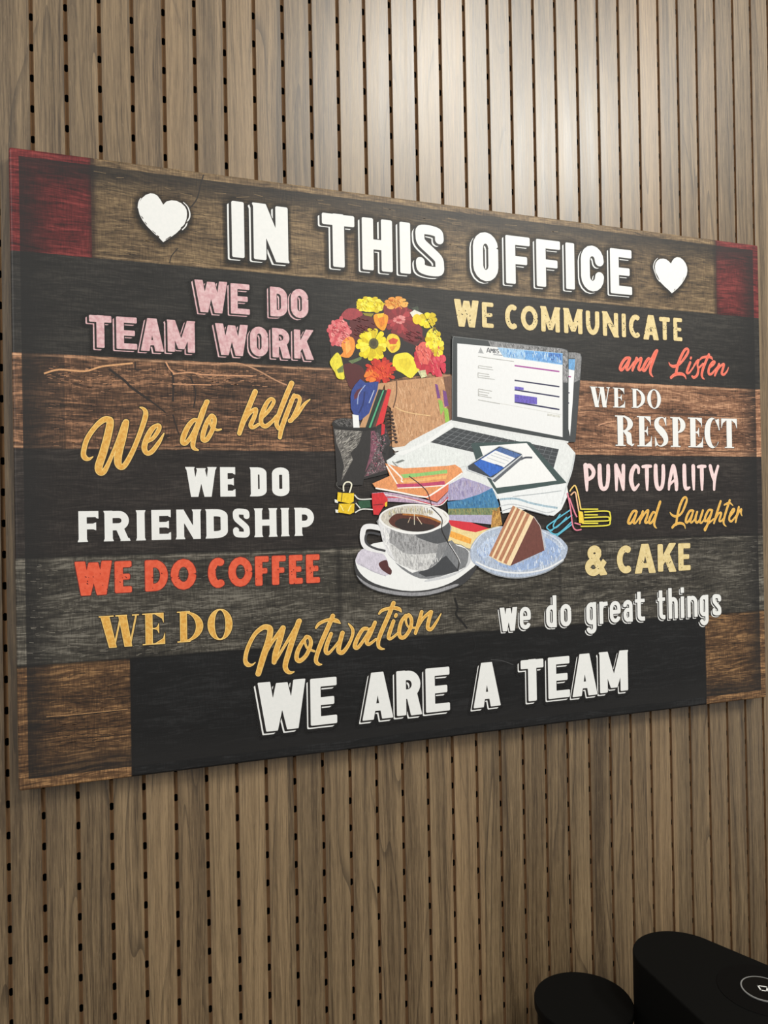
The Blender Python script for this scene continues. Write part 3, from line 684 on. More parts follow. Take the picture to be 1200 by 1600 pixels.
script((950, 530, 6), [
    [(200, 175, 11), (165, 180, 12), (130, 225, 13), (112, 275, 13), (130, 288, 11), (165, 245, 10), (205, 180, 10)], [(205, 180, 11), (190, 230, 12), (172, 275, 12), (185, 290, 8), (215, 255, 8), (240, 215, 7)],
    [(268, 180, 13), (250, 230, 13), (228, 292, 10)], [(240, 260, 8), (275, 205, 9), (310, 180, 12), (300, 230, 12), (285, 275, 12), (300, 290, 10), (330, 260, 8)],
    [(395, 190, 11), (375, 185, 12), (340, 240, 13), (325, 285, 12), (345, 292, 11), (375, 245, 10), (410, 180, 11), (440, 125, 13), (458, 108, 13)], [(455, 112, 14), (425, 195, 14), (400, 265, 14), (395, 310, 12), (405, 335, 9), (420, 352, 3)],
    [(570, 218, 3), (580, 240, 8), (610, 255, 13), (650, 245, 12), (690, 212, 10), (735, 150, 12), (752, 110, 11), (740, 90, 10), (715, 105, 12), (685, 160, 13), (655, 235, 13), (640, 300, 13), (630, 335, 12)], [(590, 360, 12), (620, 335, 13), (660, 325, 14), (700, 330, 13), (722, 350, 8), (730, 372, 3)],
    [(770, 218, 11), (750, 270, 12), (738, 312, 11), (760, 315, 8), (800, 262, 7)], [(778, 172, 9), (774, 180, 10)],
    [(805, 250, 8), (835, 205, 10), (850, 200, 8), (838, 240, 9), (845, 285, 11), (835, 335, 12), (805, 360, 11), (788, 348, 9)], [(850, 270, 8), (890, 230, 8)],
    [(945, 145, 12), (920, 200, 12), (890, 275, 13), (878, 330, 12), (885, 360, 9), (903, 375, 3)], [(862, 190, 7), (885, 172, 10), (935, 165, 11), (965, 172, 12), (978, 190, 4)],
    [(945, 270, 8), (985, 240, 9), (1000, 215, 9), (985, 210, 9), (960, 240, 11), (942, 290, 12), (945, 325, 11), (970, 325, 10), (1005, 285, 8), (1020, 265, 6)],
    [(1040, 235, 11), (1020, 290, 12), (1000, 340, 9)], [(1010, 310, 8), (1050, 255, 9), (1085, 235, 11), (1075, 280, 12), (1065, 320, 12), (1085, 332, 10), (1115, 300, 7), (1128, 265, 3)]],
    ROSERIM, 'coral pink brush script reading and Listen', (.0007, MAROON), (.0005, ROSE))
script((970, 770, 6), [
    [(145, 170, 9), (115, 175, 11), (85, 225, 12), (68, 278, 12), (90, 285, 10), (120, 240, 9), (148, 180, 9)], [(148, 178, 11), (132, 230, 12), (118, 275, 12), (135, 285, 8), (165, 245, 8), (190, 205, 6)],
    [(205, 175, 11), (190, 225, 12), (175, 285, 9)], [(185, 255, 8), (225, 190, 9), (255, 165, 11), (245, 220, 11), (228, 270, 12), (245, 280, 9), (275, 245, 8)],
    [(318, 185, 9), (300, 185, 11), (270, 240, 12), (265, 280, 11), (285, 280, 10), (310, 240, 9), (335, 180, 10), (360, 110, 12), (368, 85, 12)], [(366, 90, 13), (340, 170, 13), (318, 250, 12), (312, 295, 11), (322, 320, 8), (335, 332, 3)],
    [(460, 182, 3), (475, 205, 9), (505, 220, 11), (540, 215, 10), (575, 180, 10), (605, 110, 12), (618, 65, 10), (605, 42, 10), (580, 60, 12), (550, 130, 13), (530, 210, 12), (520, 275, 11), (515, 300, 10)], [(482, 325, 11), (505, 300, 12), (545, 285, 12), (580, 290, 11), (598, 310, 7), (603, 335, 3)],
    [(672, 165, 9), (645, 172, 11), (618, 220, 12), (608, 268, 12), (625, 275, 10), (655, 230, 9), (680, 170, 9)], [(678, 170, 10), (662, 225, 11), (650, 265, 11), (665, 278, 8), (695, 240, 7), (712, 205, 6)],
    [(715, 180, 11), (700, 230, 12), (702, 272, 11), (722, 275, 10), (750, 230, 9), (770, 165, 9)], [(768, 165, 10), (750, 220, 11), (740, 270, 11), (758, 280, 8), (790, 235, 7)],
    [(850, 160, 9), (822, 165, 11), (795, 215, 12), (785, 260, 11), (805, 260, 10), (835, 215, 9), (855, 165, 10)], [(855, 165, 11), (835, 230, 12), (810, 300, 12), (790, 350, 10), (785, 335, 8), (820, 290, 8), (870, 245, 8)],
    [(935, 80, 11), (915, 140, 12), (890, 220, 12), (872, 285, 9)], [(885, 250, 8), (915, 195, 9), (940, 190, 10), (930, 230, 11), (922, 262, 10), (940, 265, 8), (965, 235, 7)],
    [(1020, 70, 11), (1000, 130, 12), (975, 210, 12), (962, 270, 11), (970, 300, 8), (988, 315, 3)], [(968, 115, 6), (985, 105, 9), (1020, 95, 9), (1050, 120, 4)],
    [(1020, 225, 8), (1055, 180, 9), (1065, 155, 8), (1048, 155, 9), (1025, 200, 11), (1015, 250, 11), (1035, 268, 10), (1065, 235, 8), (1080, 210, 6)],
    [(1105, 135, 11), (1090, 200, 12), (1075, 275, 9)], [(1085, 230, 7), (1110, 175, 8), (1128, 155, 10), (1125, 190, 9), (1135, 215, 4)]],
    GOLDRIM, 'pale gold brush script reading and Laughter', (.0007, BROWN), (.0005, GOLD2))

def heart(win, pts, label, marks):
    P = [Wn(win, *p) for p in spline([(*p, 0) for p in pts], 5, True)[:, :2]] if False else [Wn(win, *p) for p in pts]
    a = np.array(P); mg = .012
    fd = Field(a[:, 0].min() - mg, a[:, 1].min() - mg, a[:, 0].max() + mg, a[:, 1].max() + mg, .0003)
    fd.add(*sd_poly(P)); sc = abs(Wn(win, 100, 100)[1] - Wn(win, 100, 200)[1]) / 100
    for st, s in marks:
        fd.add(*sd_chain([(*Wn(win, x, y), r * sc) for x, y, r in spline(st, 5)]), sub=s)
    finish(fd, WHITE, label, outline=(.0004, BROWN), halo=.008, name='printed_heart')
heart((200, 290, 10), [(550, 885), (485, 815), (400, 740), (300, 640), (225, 540), (180, 450), (160, 370), (170, 280), (215, 200), (280, 145), (350, 122), (410, 130), (460, 160), (505, 220), (550, 300), (600, 250), (680, 230), (760, 240), (830, 275), (890, 330), (915, 380), (922, 440), (915, 520), (885, 600), (830, 670), (760, 740), (680, 800), (610, 845)],
      'white heart before the words IN THIS OFFICE', [([(865, 262, 6), (930, 330, 8), (962, 420, 10), (960, 500, 10), (925, 565, 9), (905, 630, 10), (850, 690, 8)], False), ([(200, 200, 6), (170, 260, 8), (158, 350, 8)], False), ([(210, 480, 5), (232, 512, 7)], True), ([(265, 570, 5), (288, 602, 7)], True), ([(380, 705, 4), (430, 748, 6)], True), ([(455, 780, 5), (482, 800, 8)], True), ([(590, 845, 5), (665, 798, 7)], True), ([(835, 665, 12), (870, 640, 14), (905, 590, 8), (940, 560, 4)], True), ([(928, 470, 6), (918, 540, 8), (895, 590, 8)], True)])
heart((1010, 390, 15), [(595, 1025), (520, 950), (440, 880), (340, 780), (270, 680), (225, 580), (200, 480), (196, 390), (215, 310), (260, 250), (320, 218), (400, 212), (470, 235), (530, 280), (572, 330), (605, 260), (650, 205), (715, 178), (790, 190), (860, 245), (915, 320), (950, 410), (958, 500), (940, 600), (890, 700), (820, 810), (730, 910), (660, 970)],
      'white heart after the words IN THIS OFFICE', [([(265, 198, 5), (200, 270, 9), (165, 380, 10), (175, 470, 10), (210, 570, 9), (250, 670, 9), (310, 750, 10)], False), ([(215, 540, 4), (245, 610, 12), (295, 705, 8)], True), ([(640, 960, 4), (670, 925, 9)], True), ([(880, 650, 4), (850, 730, 5)], True)])
#PART2
# ------------------------------------------------------------------ the printed desk picture
def ribbon(pts, wd):
    P = np.asarray(pts, float)
    if len(P) > 2: P = spline(np.c_[P, np.zeros(len(P))], 5)[:, :2]
    d = np.gradient(P, axis=0); d /= np.linalg.norm(d, axis=1)[:, None] + 1e-9
    n = np.c_[-d[:, 1], d[:, 0]] * wd / 2
    return np.r_[P + n, (P - n)[::-1]]
def ell(cx, cy, rx, ry, n=28, rot=0.0):
    a = np.linspace(0, 2 * math.pi, n, endpoint=False); c, s = math.cos(rot), math.sin(rot)
    return [(cx + rx * math.cos(t) * c - ry * math.sin(t) * s, cy + rx * math.cos(t) * s + ry * math.sin(t) * c) for t in a]
ZP = [0.00004]
SMOOTHED = ('printed_saucer', 'printed_coffee_cup', 'printed_cake_plate', 'printed_bouquet')
def paint(name, items, label=None, parent=None, cont=False):
    'items: (window, points, colour[, mottling]) polygons or (window, points, colour, mottling, width) ribbons, painted in order'
    V, Fc, A = [], [], []
    for it in items:
        win, pts, col = it[:3]; mot = it[3] if len(it) > 3 else 0.15
        Vs = len(V)
        if len(it) == 5 and it[4] is None: it = it[:4]
        elif len(it) < 5 and name in SMOOTHED and len(pts) > 6: pts = spline([(*p, 0) for p in pts], 3, True)[:-1, :2]
        if len(it) > 4:
            R = ribbon(pts, it[4]); n = len(R) // 2
            V += [(*Wn(win, *p), ZP[0]) for p in R]
            for i in range(n - 1):
                Fc.append((Vs + i, Vs + i + 1, Vs + 2 * n - 2 - i, Vs + 2 * n - 1 - i)); A.append((*lin(col), mot))
        else:
            V += [(*Wn(win, *p), ZP[0]) for p in pts]
            Fc.append(tuple(range(Vs, len(V)))); A.append((*lin(col), mot))
        ZP[0] += it[5] if len(it) > 5 else 0.000002
    o = mesh_obj(name, [(x, -T - z, y) for x, y, z in V], Fc, PAINT, parent or CANVAS, None, A)
    # every polygon faces the room
    me = o.data; bm = bmesh.new(); bm.from_mesh(me)
    for f in bm.faces:
        f.normal_update()
        if f.normal.y > 0: f.normal_flip()
    bmesh.ops.triangulate(bm, faces=[f for f in bm.faces if len(f.verts) > 4]); bm.to_mesh(me); bm.free()
    if label: o['label'] = label
    return o
def scrib(win, poly, n, ln, ang, cols, wd, mot=.2, inc=4e-7):
    'n short brush strokes scattered inside a polygon'
    P = np.asarray(poly, float); lo, hi = P.min(0), P.max(0); L = []
    def inside(x, y):
        c = False
        for i in range(len(P)):
            (xi, yi), (xj, yj) = P[i], P[i - 1]
            if (yi > y) != (yj > y) and x < (xj - xi) * (y - yi) / (yj - yi) + xi: c = not c
        return c
    while len(L) < n:
        x, y = random.uniform(lo[0], hi[0]), random.uniform(lo[1], hi[1]); a = math.radians(ang + random.uniform(-12, 12)); l = ln * random.uniform(.4, 1) / 2
        A, B = (x - l * math.cos(a), y - l * math.sin(a)), (x + l * math.cos(a), y + l * math.sin(a))
        if inside(*A) and inside(*B): L.append((win, [A, B], random.choice(cols), mot, wd * random.uniform(.5, 1.2), inc))
    return L
WA, WB, WC, WD, WE, WF, WG = (500, 450, 5), (690, 510, 5), (500, 580, 5), (700, 660, 5), (510, 720, 5), (540, 780, 5), (730, 740, 5)

for poly, n, ln, ang, cols, wd in (
        ([(145, 266), (1118, 392), (1118, 478), (145, 396)], 420, 22, 7, [(128, 106, 76), (60, 48, 34), (56, 44, 32)], 0.8),
        ([(72, 562), (500, 578), (520, 702), (72, 700)], 520, 11, 2, [(140, 101, 75), (122, 88, 65), (42, 30, 24), (50, 36, 28)], 0.9),
        ([(72, 570), (420, 580), (420, 604), (72, 600)], 200, 8, 2, [(176, 128, 94), (48, 34, 26), (150, 108, 80)], 1.3),
        ([(905, 608), (1184, 614), (1184, 706), (900, 704)], 420, 8, 2, [(176, 130, 101), (160, 116, 89), (84, 57, 42), (76, 51, 38)], 0.9),
        ([(40, 880), (525, 866), (525, 1010), (40, 1032)], 620, 10, -3, [(112, 107, 98), (100, 95, 87), (36, 34, 31), (124, 119, 108)], 0.75),
        ([(535, 925), (870, 910), (1184, 842), (1184, 948), (700, 985), (535, 1005)], 520, 9, -5, [(108, 103, 95), (96, 92, 84), (34, 32, 29)], 0.75),
        ([(70, 1055), (196, 1045), (196, 1170), (70, 1180)], 220, 14, -4, [(122, 91, 60), (46, 32, 21), (50, 35, 24)], 0.8),
        ([(1108, 962), (1180, 960), (1180, 1062), (1108, 1072)], 120, 9, -5, [(118, 88, 59), (46, 32, 22)], 0.7)):
    paint('printed_wood_grain', scrib((0, 0, 1), poly, n, ln, ang, cols, wd, .3, 0.0)); ZP[0] += 0.000003
for crack in [
    ((20, 540, 4), [(195, 175), (290, 150), (450, 160), (560, 130), (750, 110)], (214, 160, 112), .3, 11), ((20, 540, 4), [(600, 145), (700, 220), (740, 260), (860, 345)], (36, 26, 22), .3, 15), ((20, 540, 4), [(840, 330), (900, 375), (955, 418)], (38, 28, 23), .3, 9),
    ((20, 540, 4), [(950, 115), (995, 170), (1003, 250), (1000, 350)], (38, 27, 22), .3, 13), ((20, 540, 4), [(1000, 430), (1020, 500), (1040, 560)], (38, 27, 22), .3, 9), ((20, 540, 4), [(1110, 195), (1135, 260), (1142, 310), (1130, 390)], (38, 27, 22), .3, 9),
    ((20, 540, 4), [(1000, 178), (1110, 168), (1200, 182), (1500, 190)], (204, 150, 112), .3, 9), ((20, 540, 4), [(955, 100), (980, 145), (1010, 175)], (206, 150, 110), .3, 9), ((20, 540, 4), [(1000, 240), (1100, 243), (1240, 246)], (200, 146, 108), .3, 7), ((20, 540, 4), [(1240, 120), (1400, 110), (1520, 150), (1640, 215), (1720, 250)], (188, 140, 106), .3, 8), ((20, 540, 4), [(765, 100), (768, 150), (800, 150)], (44, 31, 25), .3, 9),
    ((0, 0, 1), [(318, 273), (313, 290), (307, 312), (292, 330)], (34, 27, 22), .2, 2.0), ((0, 0, 1), [(278, 388), (268, 400), (265, 411)], (38, 30, 24), .2, 1.6),
    ((680, 930, 2.3077), [(70, 10), (80, 45), (75, 70), (100, 100), (115, 120)], (20, 18, 17), .2, 7), ((680, 930, 2.3077), [(200, 232), (240, 236), (280, 250)], (60, 60, 60), .3, 3), ((680, 930, 2.3077), [(135, 140), (145, 180), (138, 205)], (14, 14, 15), .2, 4),
    ((0, 1000, 4), [(260, 500), (500, 470), (800, 435)], (24, 17, 13), .2, 5), ((0, 1000, 4), [(280, 580), (500, 560), (810, 535)], (24, 17, 13), .2, 4), ((0, 1000, 4), [(220, 380), (500, 370), (810, 350)], (30, 21, 15), .2, 4),
    ((0, 1000, 4), [(290, 480), (500, 462), (800, 432)], (176, 134, 90), .3, 4), ((0, 1000, 4), [(320, 640), (560, 610), (790, 590)], (30, 20, 15), .2, 3),
    ((880, 530, 3.75), [(205, 505), (250, 490), (310, 478)], (198, 148, 116), .3, 6), ((880, 530, 3.75), [(100, 415), (400, 432), (640, 440), (1100, 460)], (88, 60, 44), .3, 5), ((880, 530, 3.75), [(620, 435), (700, 440), (900, 445)], (70, 48, 36), .4, 14),
    ((880, 530, 3.75), [(80, 640), (400, 645), (800, 655), (1130, 660)], (96, 66, 48), .4, 6)]:
    paint('printed_crack', [crack])

ZP[0] = 0.00034
def petals(win, cx, cy, rx, ry, n, cols, ri=0.25, wid=None, jit=0.12):
    L = []
    for k in range(n):
        a = 2 * math.pi * k / n + random.uniform(-.1, .1); q = 1 + random.uniform(-jit, jit); wv = (wid or 3.5 / n)
        pts = []
        for t, s in ((ri, -.35), (.65, -.9), (.92, -.7), (1.0, 0), (.92, .7), (.65, .9), (ri, .35)):
            b = a + s * wv; pts.append((cx + rx * q * t * math.cos(b), cy + ry * q * t * math.sin(b)))
        L.append((win, pts, random.choice(cols), .25))
    return L
def mum(win, cx, cy, rx, ry, cols, rings=3, n=15):
    L = [(win, ell(cx, cy, rx * .9, ry * .9), cols[0], .2)]
    for k in range(rings):
        f = 1 - k / rings; L += petals(win, cx, cy, rx * f, ry * f, max(6, int(n * f)), cols, .3)
    return L
YL = [(240, 222, 36), (216, 190, 22), (246, 232, 76)]
bq = [(WA, [(270, 110), (500, 85), (700, 140), (780, 190), (900, 300), (955, 500), (900, 600), (820, 680), (690, 690), (580, 715), (450, 740), (240, 770), (180, 640), (100, 590), (80, 420), (180, 220)], (44, 38, 37), .2),
      (WA, [(235, 240), (330, 212), (430, 240), (455, 300), (420, 340), (300, 400), (275, 480), (240, 430)], (92, 36, 38), .1), (WA, [(180, 605), (250, 588), (330, 620), (355, 700), (330, 740), (240, 785), (200, 690)], (86, 36, 38), .1),
      (WA, [(630, 340), (760, 315), (825, 400), (745, 450), (650, 410)], (88, 32, 35), .1), (WA, [(165, 215), (190, 180), (225, 160), (290, 165), (335, 205), (300, 230), (240, 252), (190, 240)], (160, 62, 68), .3),
      (WA, [(220, 570), (270, 555), (330, 532), (320, 560), (250, 592)], (104, 122, 80), .4), (WA, [(715, 155), (765, 142), (775, 188), (735, 180)], (66, 74, 60), .3)]
bq += mum(WA, 150, 350, 92, 118, [(206, 86, 94), (224, 120, 122), (236, 150, 146)], 3, 17)
bq += mum(WA, 390, 132, 118, 62, YL, 3, 16) + [(WA, [(330, 195), (420, 200), (400, 225), (350, 215)], (150, 140, 40), .3)]
bq += [(WA, [(500, 130), (640, 120), (720, 200), (800, 330), (760, 420), (640, 390), (560, 330), (510, 230)], (120, 40, 46), .3)]
bq += petals(WA, 600, 118, 98, 50, 9, [(230, 152, 60), (238, 176, 84), (222, 128, 50)], .1) + [(WA, ell(600, 115, 45, 24), (236, 168, 70), .3)]
bq += petals(WA, 628, 250, 122, 112, 15, [(132, 42, 48), (116, 36, 42), (156, 50, 56)], .1) + petals(WA, 620, 245, 98, 86, 15, [(150, 44, 52), (176, 60, 66), (130, 38, 44)], .15) + petals(WA, 620, 250, 50, 34, 9, [(216, 120, 118), (228, 146, 142)], .2) + [(WA, ell(615, 252, 20, 12), (186, 70, 74), .2)]
bq += [(WA, [(418, 215), (470, 200), (525, 215), (528, 260), (500, 332), (460, 318), (430, 280)], (240, 158, 40), .3), (WA, [(450, 240), (500, 225), (505, 280), (475, 310)], (226, 130, 36), .3), (WA, [(440, 205), (500, 195), (490, 225), (455, 235)], (244, 196, 50), .3)]
bq += [(WA, [(165, 440), (205, 388), (255, 388), (273, 440), (262, 500), (225, 545), (155, 532), (180, 500)], (240, 150, 62), .3), (WA, [(195, 420), (225, 410), (240, 480), (205, 520)], (250, 178, 92), .3)]
bq += petals(WA, 408, 443, 126, 128, 15, [(226, 204, 26), (238, 220, 36)], .2) + petals(WA, 408, 443, 108, 108, 14, YL, .2) + [(WA, ell(418, 435, 38, 42), (92, 84, 48), .5), (WA, ell(416, 432, 22, 24), (74, 66, 44), .4)]
bq += [(WA, [(518, 400), (545, 360), (600, 370), (625, 420), (615, 480), (560, 508), (520, 460)], (236, 206, 56), .3), (WA, [(530, 410), (570, 390), (610, 405), (590, 440), (545, 440)], (208, 84, 54), .3), (WA, [(540, 460), (600, 450), (560, 500)], (226, 160, 50), .3)]
bq += [(WA, [(575, 535), (620, 512), (680, 506), (725, 540), (758, 580), (780, 632), (745, 670), (705, 706), (640, 665), (570, 622)], (240, 224, 62), .2), (WA, [(610, 560), (690, 545), (720, 600), (680, 650), (620, 610)], (230, 208, 48), .25)]
bq += petals(WA, 470, 645, 122, 96, 19, [(186, 44, 32), (206, 54, 36)], .1) + petals(WA, 472, 645, 92, 72, 16, [(214, 60, 36), (226, 78, 44), (196, 48, 34)], .1) + [(WA, ell(480, 640, 55, 42), (218, 66, 40), .3)] + petals(WA, 395, 690, 60, 52, 8, [(240, 130, 46), (236, 110, 40)], .1)
bq += mum(WA, 840, 545, 118, 130, [(200, 50, 66), (216, 66, 78), (186, 40, 58)], 2, 15) + [(WA, [(740, 470), (800, 420), (850, 430), (870, 520), (840, 600), (780, 590)], (226, 104, 92), .5)] + petals(WA, 925, 600, 62, 105, 10, [(208, 48, 74), (222, 74, 92)], .2)
bq += [(WA, [(700, 195), (735, 172), (800, 200), (770, 245), (725, 235)], (230, 228, 214), .2)] + petals(WA, 835, 250, 80, 62, 8, YL, .1) + [(WA, ell(755, 245, 34, 40), (246, 206, 40), .3)] + mum(WA, 880, 400, 62, 92, YL, 2, 12) + petals(WA, 920, 470, 48, 72, 9, YL, .2)
bq += [(WA, [(790, 305), (815, 285), (800, 300)], (40, 36, 34), 0), (WA, [(865, 330), (900, 315), (885, 345)], (50, 48, 34), 0), (WA, [(75, 575), (125, 508), (150, 520), (170, 565), (182, 640), (188, 712), (135, 705), (115, 660), (92, 625)], (230, 216, 62), .4), (WA, [(130, 640), (180, 600), (180, 660), (140, 665)], (110, 124, 70), .4),
       (WA, [(760, 650), (820, 640), (835, 690), (790, 705)], (208, 206, 160), .7)]
bq += scrib(WA, [(765, 190), (900, 260), (955, 480), (900, 540), (840, 330)], 60, 22, 50, [(150, 130, 30), (250, 240, 120), (60, 56, 34), (230, 180, 40)], 5)
bq += scrib(WA, [(740, 440), (880, 440), (960, 560), (900, 670), (790, 610)], 60, 34, 70, [(236, 120, 110), (170, 36, 56), (238, 140, 130)], 5)
bq += scrib(WA, [(70, 300), (150, 240), (240, 300), (230, 420), (140, 460)], 50, 26, 35, [(244, 176, 170), (180, 66, 78), (224, 110, 116)], 5)
bq += scrib(WA, [(250, 215), (440, 260), (440, 330), (290, 400), (270, 460)], 30, 40, 20, [(110, 44, 46), (76, 30, 33)], 6) + scrib(WA, [(650, 330), (800, 330), (800, 410), (700, 440)], 30, 40, 20, [(112, 40, 46), (66, 28, 32), (140, 52, 58)], 6)
bq += scrib(WA, [(370, 590), (560, 590), (560, 700), (420, 720)], 40, 26, 60, [(240, 110, 50), (170, 40, 30), (232, 84, 50)], 5) + scrib(WA, [(300, 85), (480, 85), (490, 170), (330, 180)], 40, 20, 80, [(250, 242, 110), (200, 180, 30)], 5) + scrib(WA, [(530, 85), (670, 85), (680, 140), (540, 150)], 30, 24, 60, [(250, 196, 110), (206, 110, 40)], 5)
bouquet = paint('printed_bouquet', bq, 'bouquet of yellow, red and pink flowers in the desk picture')

nb = [(WC, [(500, 95), (590, 76), (780, 58), (1030, 36), (1030, 400), (870, 490), (640, 605), (560, 592), (552, 290), (515, 260)], (198, 150, 110), .35),
      (WC, [(960, 45), (1030, 36), (1030, 400), (1000, 395), (985, 200)], (120, 84, 64), .35), (WC, [(895, 100), (916, 106), (938, 210), (914, 214)], (120, 68, 132), .2), (WC, [(955, 148), (982, 160), (1002, 272), (970, 280)], (120, 70, 132), .2),
      (WC, [(920, 225), (950, 230), (966, 300), (940, 345)], (152, 190, 86), .2), (WC, [(965, 285), (996, 295), (1010, 394), (975, 402)], (152, 194, 80), .2),
      (WC, [(595, 76), (596, 160), (585, 230), (570, 285)], (70, 42, 32), .1, 7), (WC, [(585, 280), (640, 310), (720, 330), (860, 350)], (232, 192, 140), .3, 8), (WC, [(560, 600), (700, 580), (692, 612), (582, 628)], (230, 230, 228), .1),
      (WC, [(490, 600), (558, 585), (586, 690), (512, 702)], (38, 36, 37), .1)]
for k in range(9):
    x, y = 545 + k * 5, 318 + k * 29
    nb += [(WC, [(x - 50, y + 32), (x - 45, y + 4), (x - 10, y - 8), (x + 8, y + 2)], (46, 34, 34), .1, 8), (WC, ell(x + 8, y + 4, 13, 11, 12), (60, 40, 34), .1)]
nb[1:1] = scrib(WC, [(560, 90), (780, 65), (960, 50), (985, 200), (1000, 395), (870, 480), (640, 595), (565, 585), (560, 300)], 260, 50, 80, [(222, 178, 138), (176, 128, 90), (206, 160, 120)], 6)
paint('printed_notebook', nb, 'kraft spiral notebook in the desk picture')
pen = [(WC, [(95, 395), (125, 376), (180, 366), (250, 372), (330, 400), (440, 410), (500, 430), (545, 560), (530, 640), (525, 800), (340, 845), (330, 890), (130, 895), (118, 640)], (46, 44, 44), .25),
       (WC, [(105, 392), (160, 370), (250, 374), (262, 435), (150, 432)], (78, 76, 76), .6), (WC, [(108, 455), (330, 470), (300, 570), (235, 640), (255, 690), (165, 860), (185, 740), (160, 640), (128, 570)], (112, 108, 104), 1.0),
       (WC, [(405, 480), (500, 470), (515, 560), (480, 640), (520, 770), (340, 828), (385, 740), (420, 640)], (92, 76, 80), .95), (WC, [(395, 470), (425, 465), (455, 560), (400, 700), (350, 790), (390, 640)], (124, 76, 92), .9),
       (WC, [(440, 460), (510, 440), (550, 560), (490, 600), (470, 540)], (60, 56, 58), .6), (WC, [(480, 500), (485, 560), (470, 620), (510, 650)], (30, 28, 30), .1, 9)]
pen += scrib(WC, [(108, 455), (330, 470), (300, 570), (235, 640), (255, 690), (165, 860), (185, 740), (160, 640), (128, 570)], 170, 34, -35, [(176, 172, 164), (150, 146, 138), (60, 58, 56)], 5)
pen += scrib(WC, [(395, 470), (520, 470), (515, 560), (480, 640), (520, 770), (340, 828), (385, 740), (420, 640)], 200, 12, 40, [(176, 160, 162), (170, 96, 116), (40, 38, 40), (130, 124, 126)], 6)
pen += scrib(WC, [(105, 392), (160, 370), (250, 374), (262, 435), (150, 432)], 60, 18, 30, [(120, 118, 116), (40, 40, 40)], 5)
cup = paint('printed_pen_cup', pen, 'black mesh pen cup in the desk picture')
paint('pens', [(WC, [(440, 100), (505, 92), (372, 440), (305, 440)], (198, 152, 110), .2), (WC, [(235, 200), (245, 150), (270, 108), (312, 62), (352, 92), (455, 82), (445, 150), (415, 230), (380, 330), (312, 388), (262, 345), (238, 290)], (50, 70, 142), .35),
       (WC, [(262, 190), (285, 150), (330, 125), (300, 200), (265, 225)], (96, 42, 60), .3), (WC, [(350, 110), (300, 180), (290, 260)], (160, 176, 214), .2, 7), (WC, [(420, 150), (380, 250)], (190, 200, 226), .2, 7), (WC, [(345, 160), (335, 250), (300, 330)], (34, 46, 104), .2, 12),
       (WC, [(250, 338), (298, 346), (306, 442), (258, 442)], (238, 240, 240), .05), (WC, [(455, 143), (516, 148), (405, 442), (352, 440)], (36, 50, 44), .2), (WC, [(488, 150), (498, 150), (392, 442), (378, 442)], (84, 176, 128), .2), (WC, [(516, 150), (532, 150), (440, 440), (405, 442)], (88, 66, 54), .2),
       (WC, [(526, 140), (553, 146), (492, 402), (432, 432)], (218, 50, 54), .2), (WC, [(478, 405), (505, 420), (500, 490), (474, 502)], (206, 46, 56), .3), (WC, [(96, 405), (112, 432), (200, 448), (330, 456), (430, 444)], (34, 34, 35), .1, 15)], 'blue scissors and coloured pencils standing in the mesh cup', cup)

lap = [(PX, [(705, 656), (800, 672), (884, 692), (898, 708), (896, 722), (884, 760), (775, 780), (700, 762), (612, 745), (603, 720), (612, 714), (640, 690)], (228, 231, 231), .15), (WC, [(575, 640), (690, 610), (840, 540), (1020, 400), (1040, 420), (870, 550), (640, 660)], (238, 240, 240), .05),
       (WB, [(985, 205), (1040, 205), (1078, 215), (1090, 240), (1070, 520), (1040, 905), (985, 905)], (66, 69, 71), .15), (WB, [(985, 205), (1040, 205), (1078, 215), (1088, 250), (1075, 420), (1030, 440), (1035, 250), (985, 250)], (132, 132, 134), .8), (WB, [(986, 258), (1038, 258), (1032, 345), (986, 335)], (110, 166, 216), .5),
       (WB, [(986, 336), (1032, 346), (1018, 600), (998, 860), (986, 800)], (240, 241, 242), .05), (WB, [(985, 393), (1006, 396)], (170, 70, 140), .1, 9), (WB, [(985, 520), (995, 521)], (50, 50, 86), .1, 9), (WB, [(985, 600), (992, 601)], (50, 50, 86), .1, 9),
       (WB, [(76, 100), (85, 84), (110, 80), (940, 174), (975, 182), (988, 205), (985, 905), (800, 868), (75, 742)], (62, 67, 69), .1), (WB, [(82, 740), (80, 300), (86, 92), (110, 84), (400, 118)], (116, 118, 118), .3, 5),
       (WB, [(360, 114), (650, 146), (940, 176), (975, 190), (982, 215), (980, 440), (945, 440), (940, 225), (380, 162)], (138, 138, 140), .9), (WB, [(75, 742), (300, 785), (600, 842), (985, 905)], (226, 228, 228), .1, 14)]
laptop = paint('printed_laptop', lap, 'open silver laptop in the desk picture')
lap_hatch = paint('lid_hatching', scrib(WB, [(365, 118), (940, 180), (975, 195), (985, 430), (950, 430), (935, 226), (385, 158)], 150, 22, 80, [(180, 180, 182), (110, 110, 112), (70, 72, 74)], 5), None, laptop)
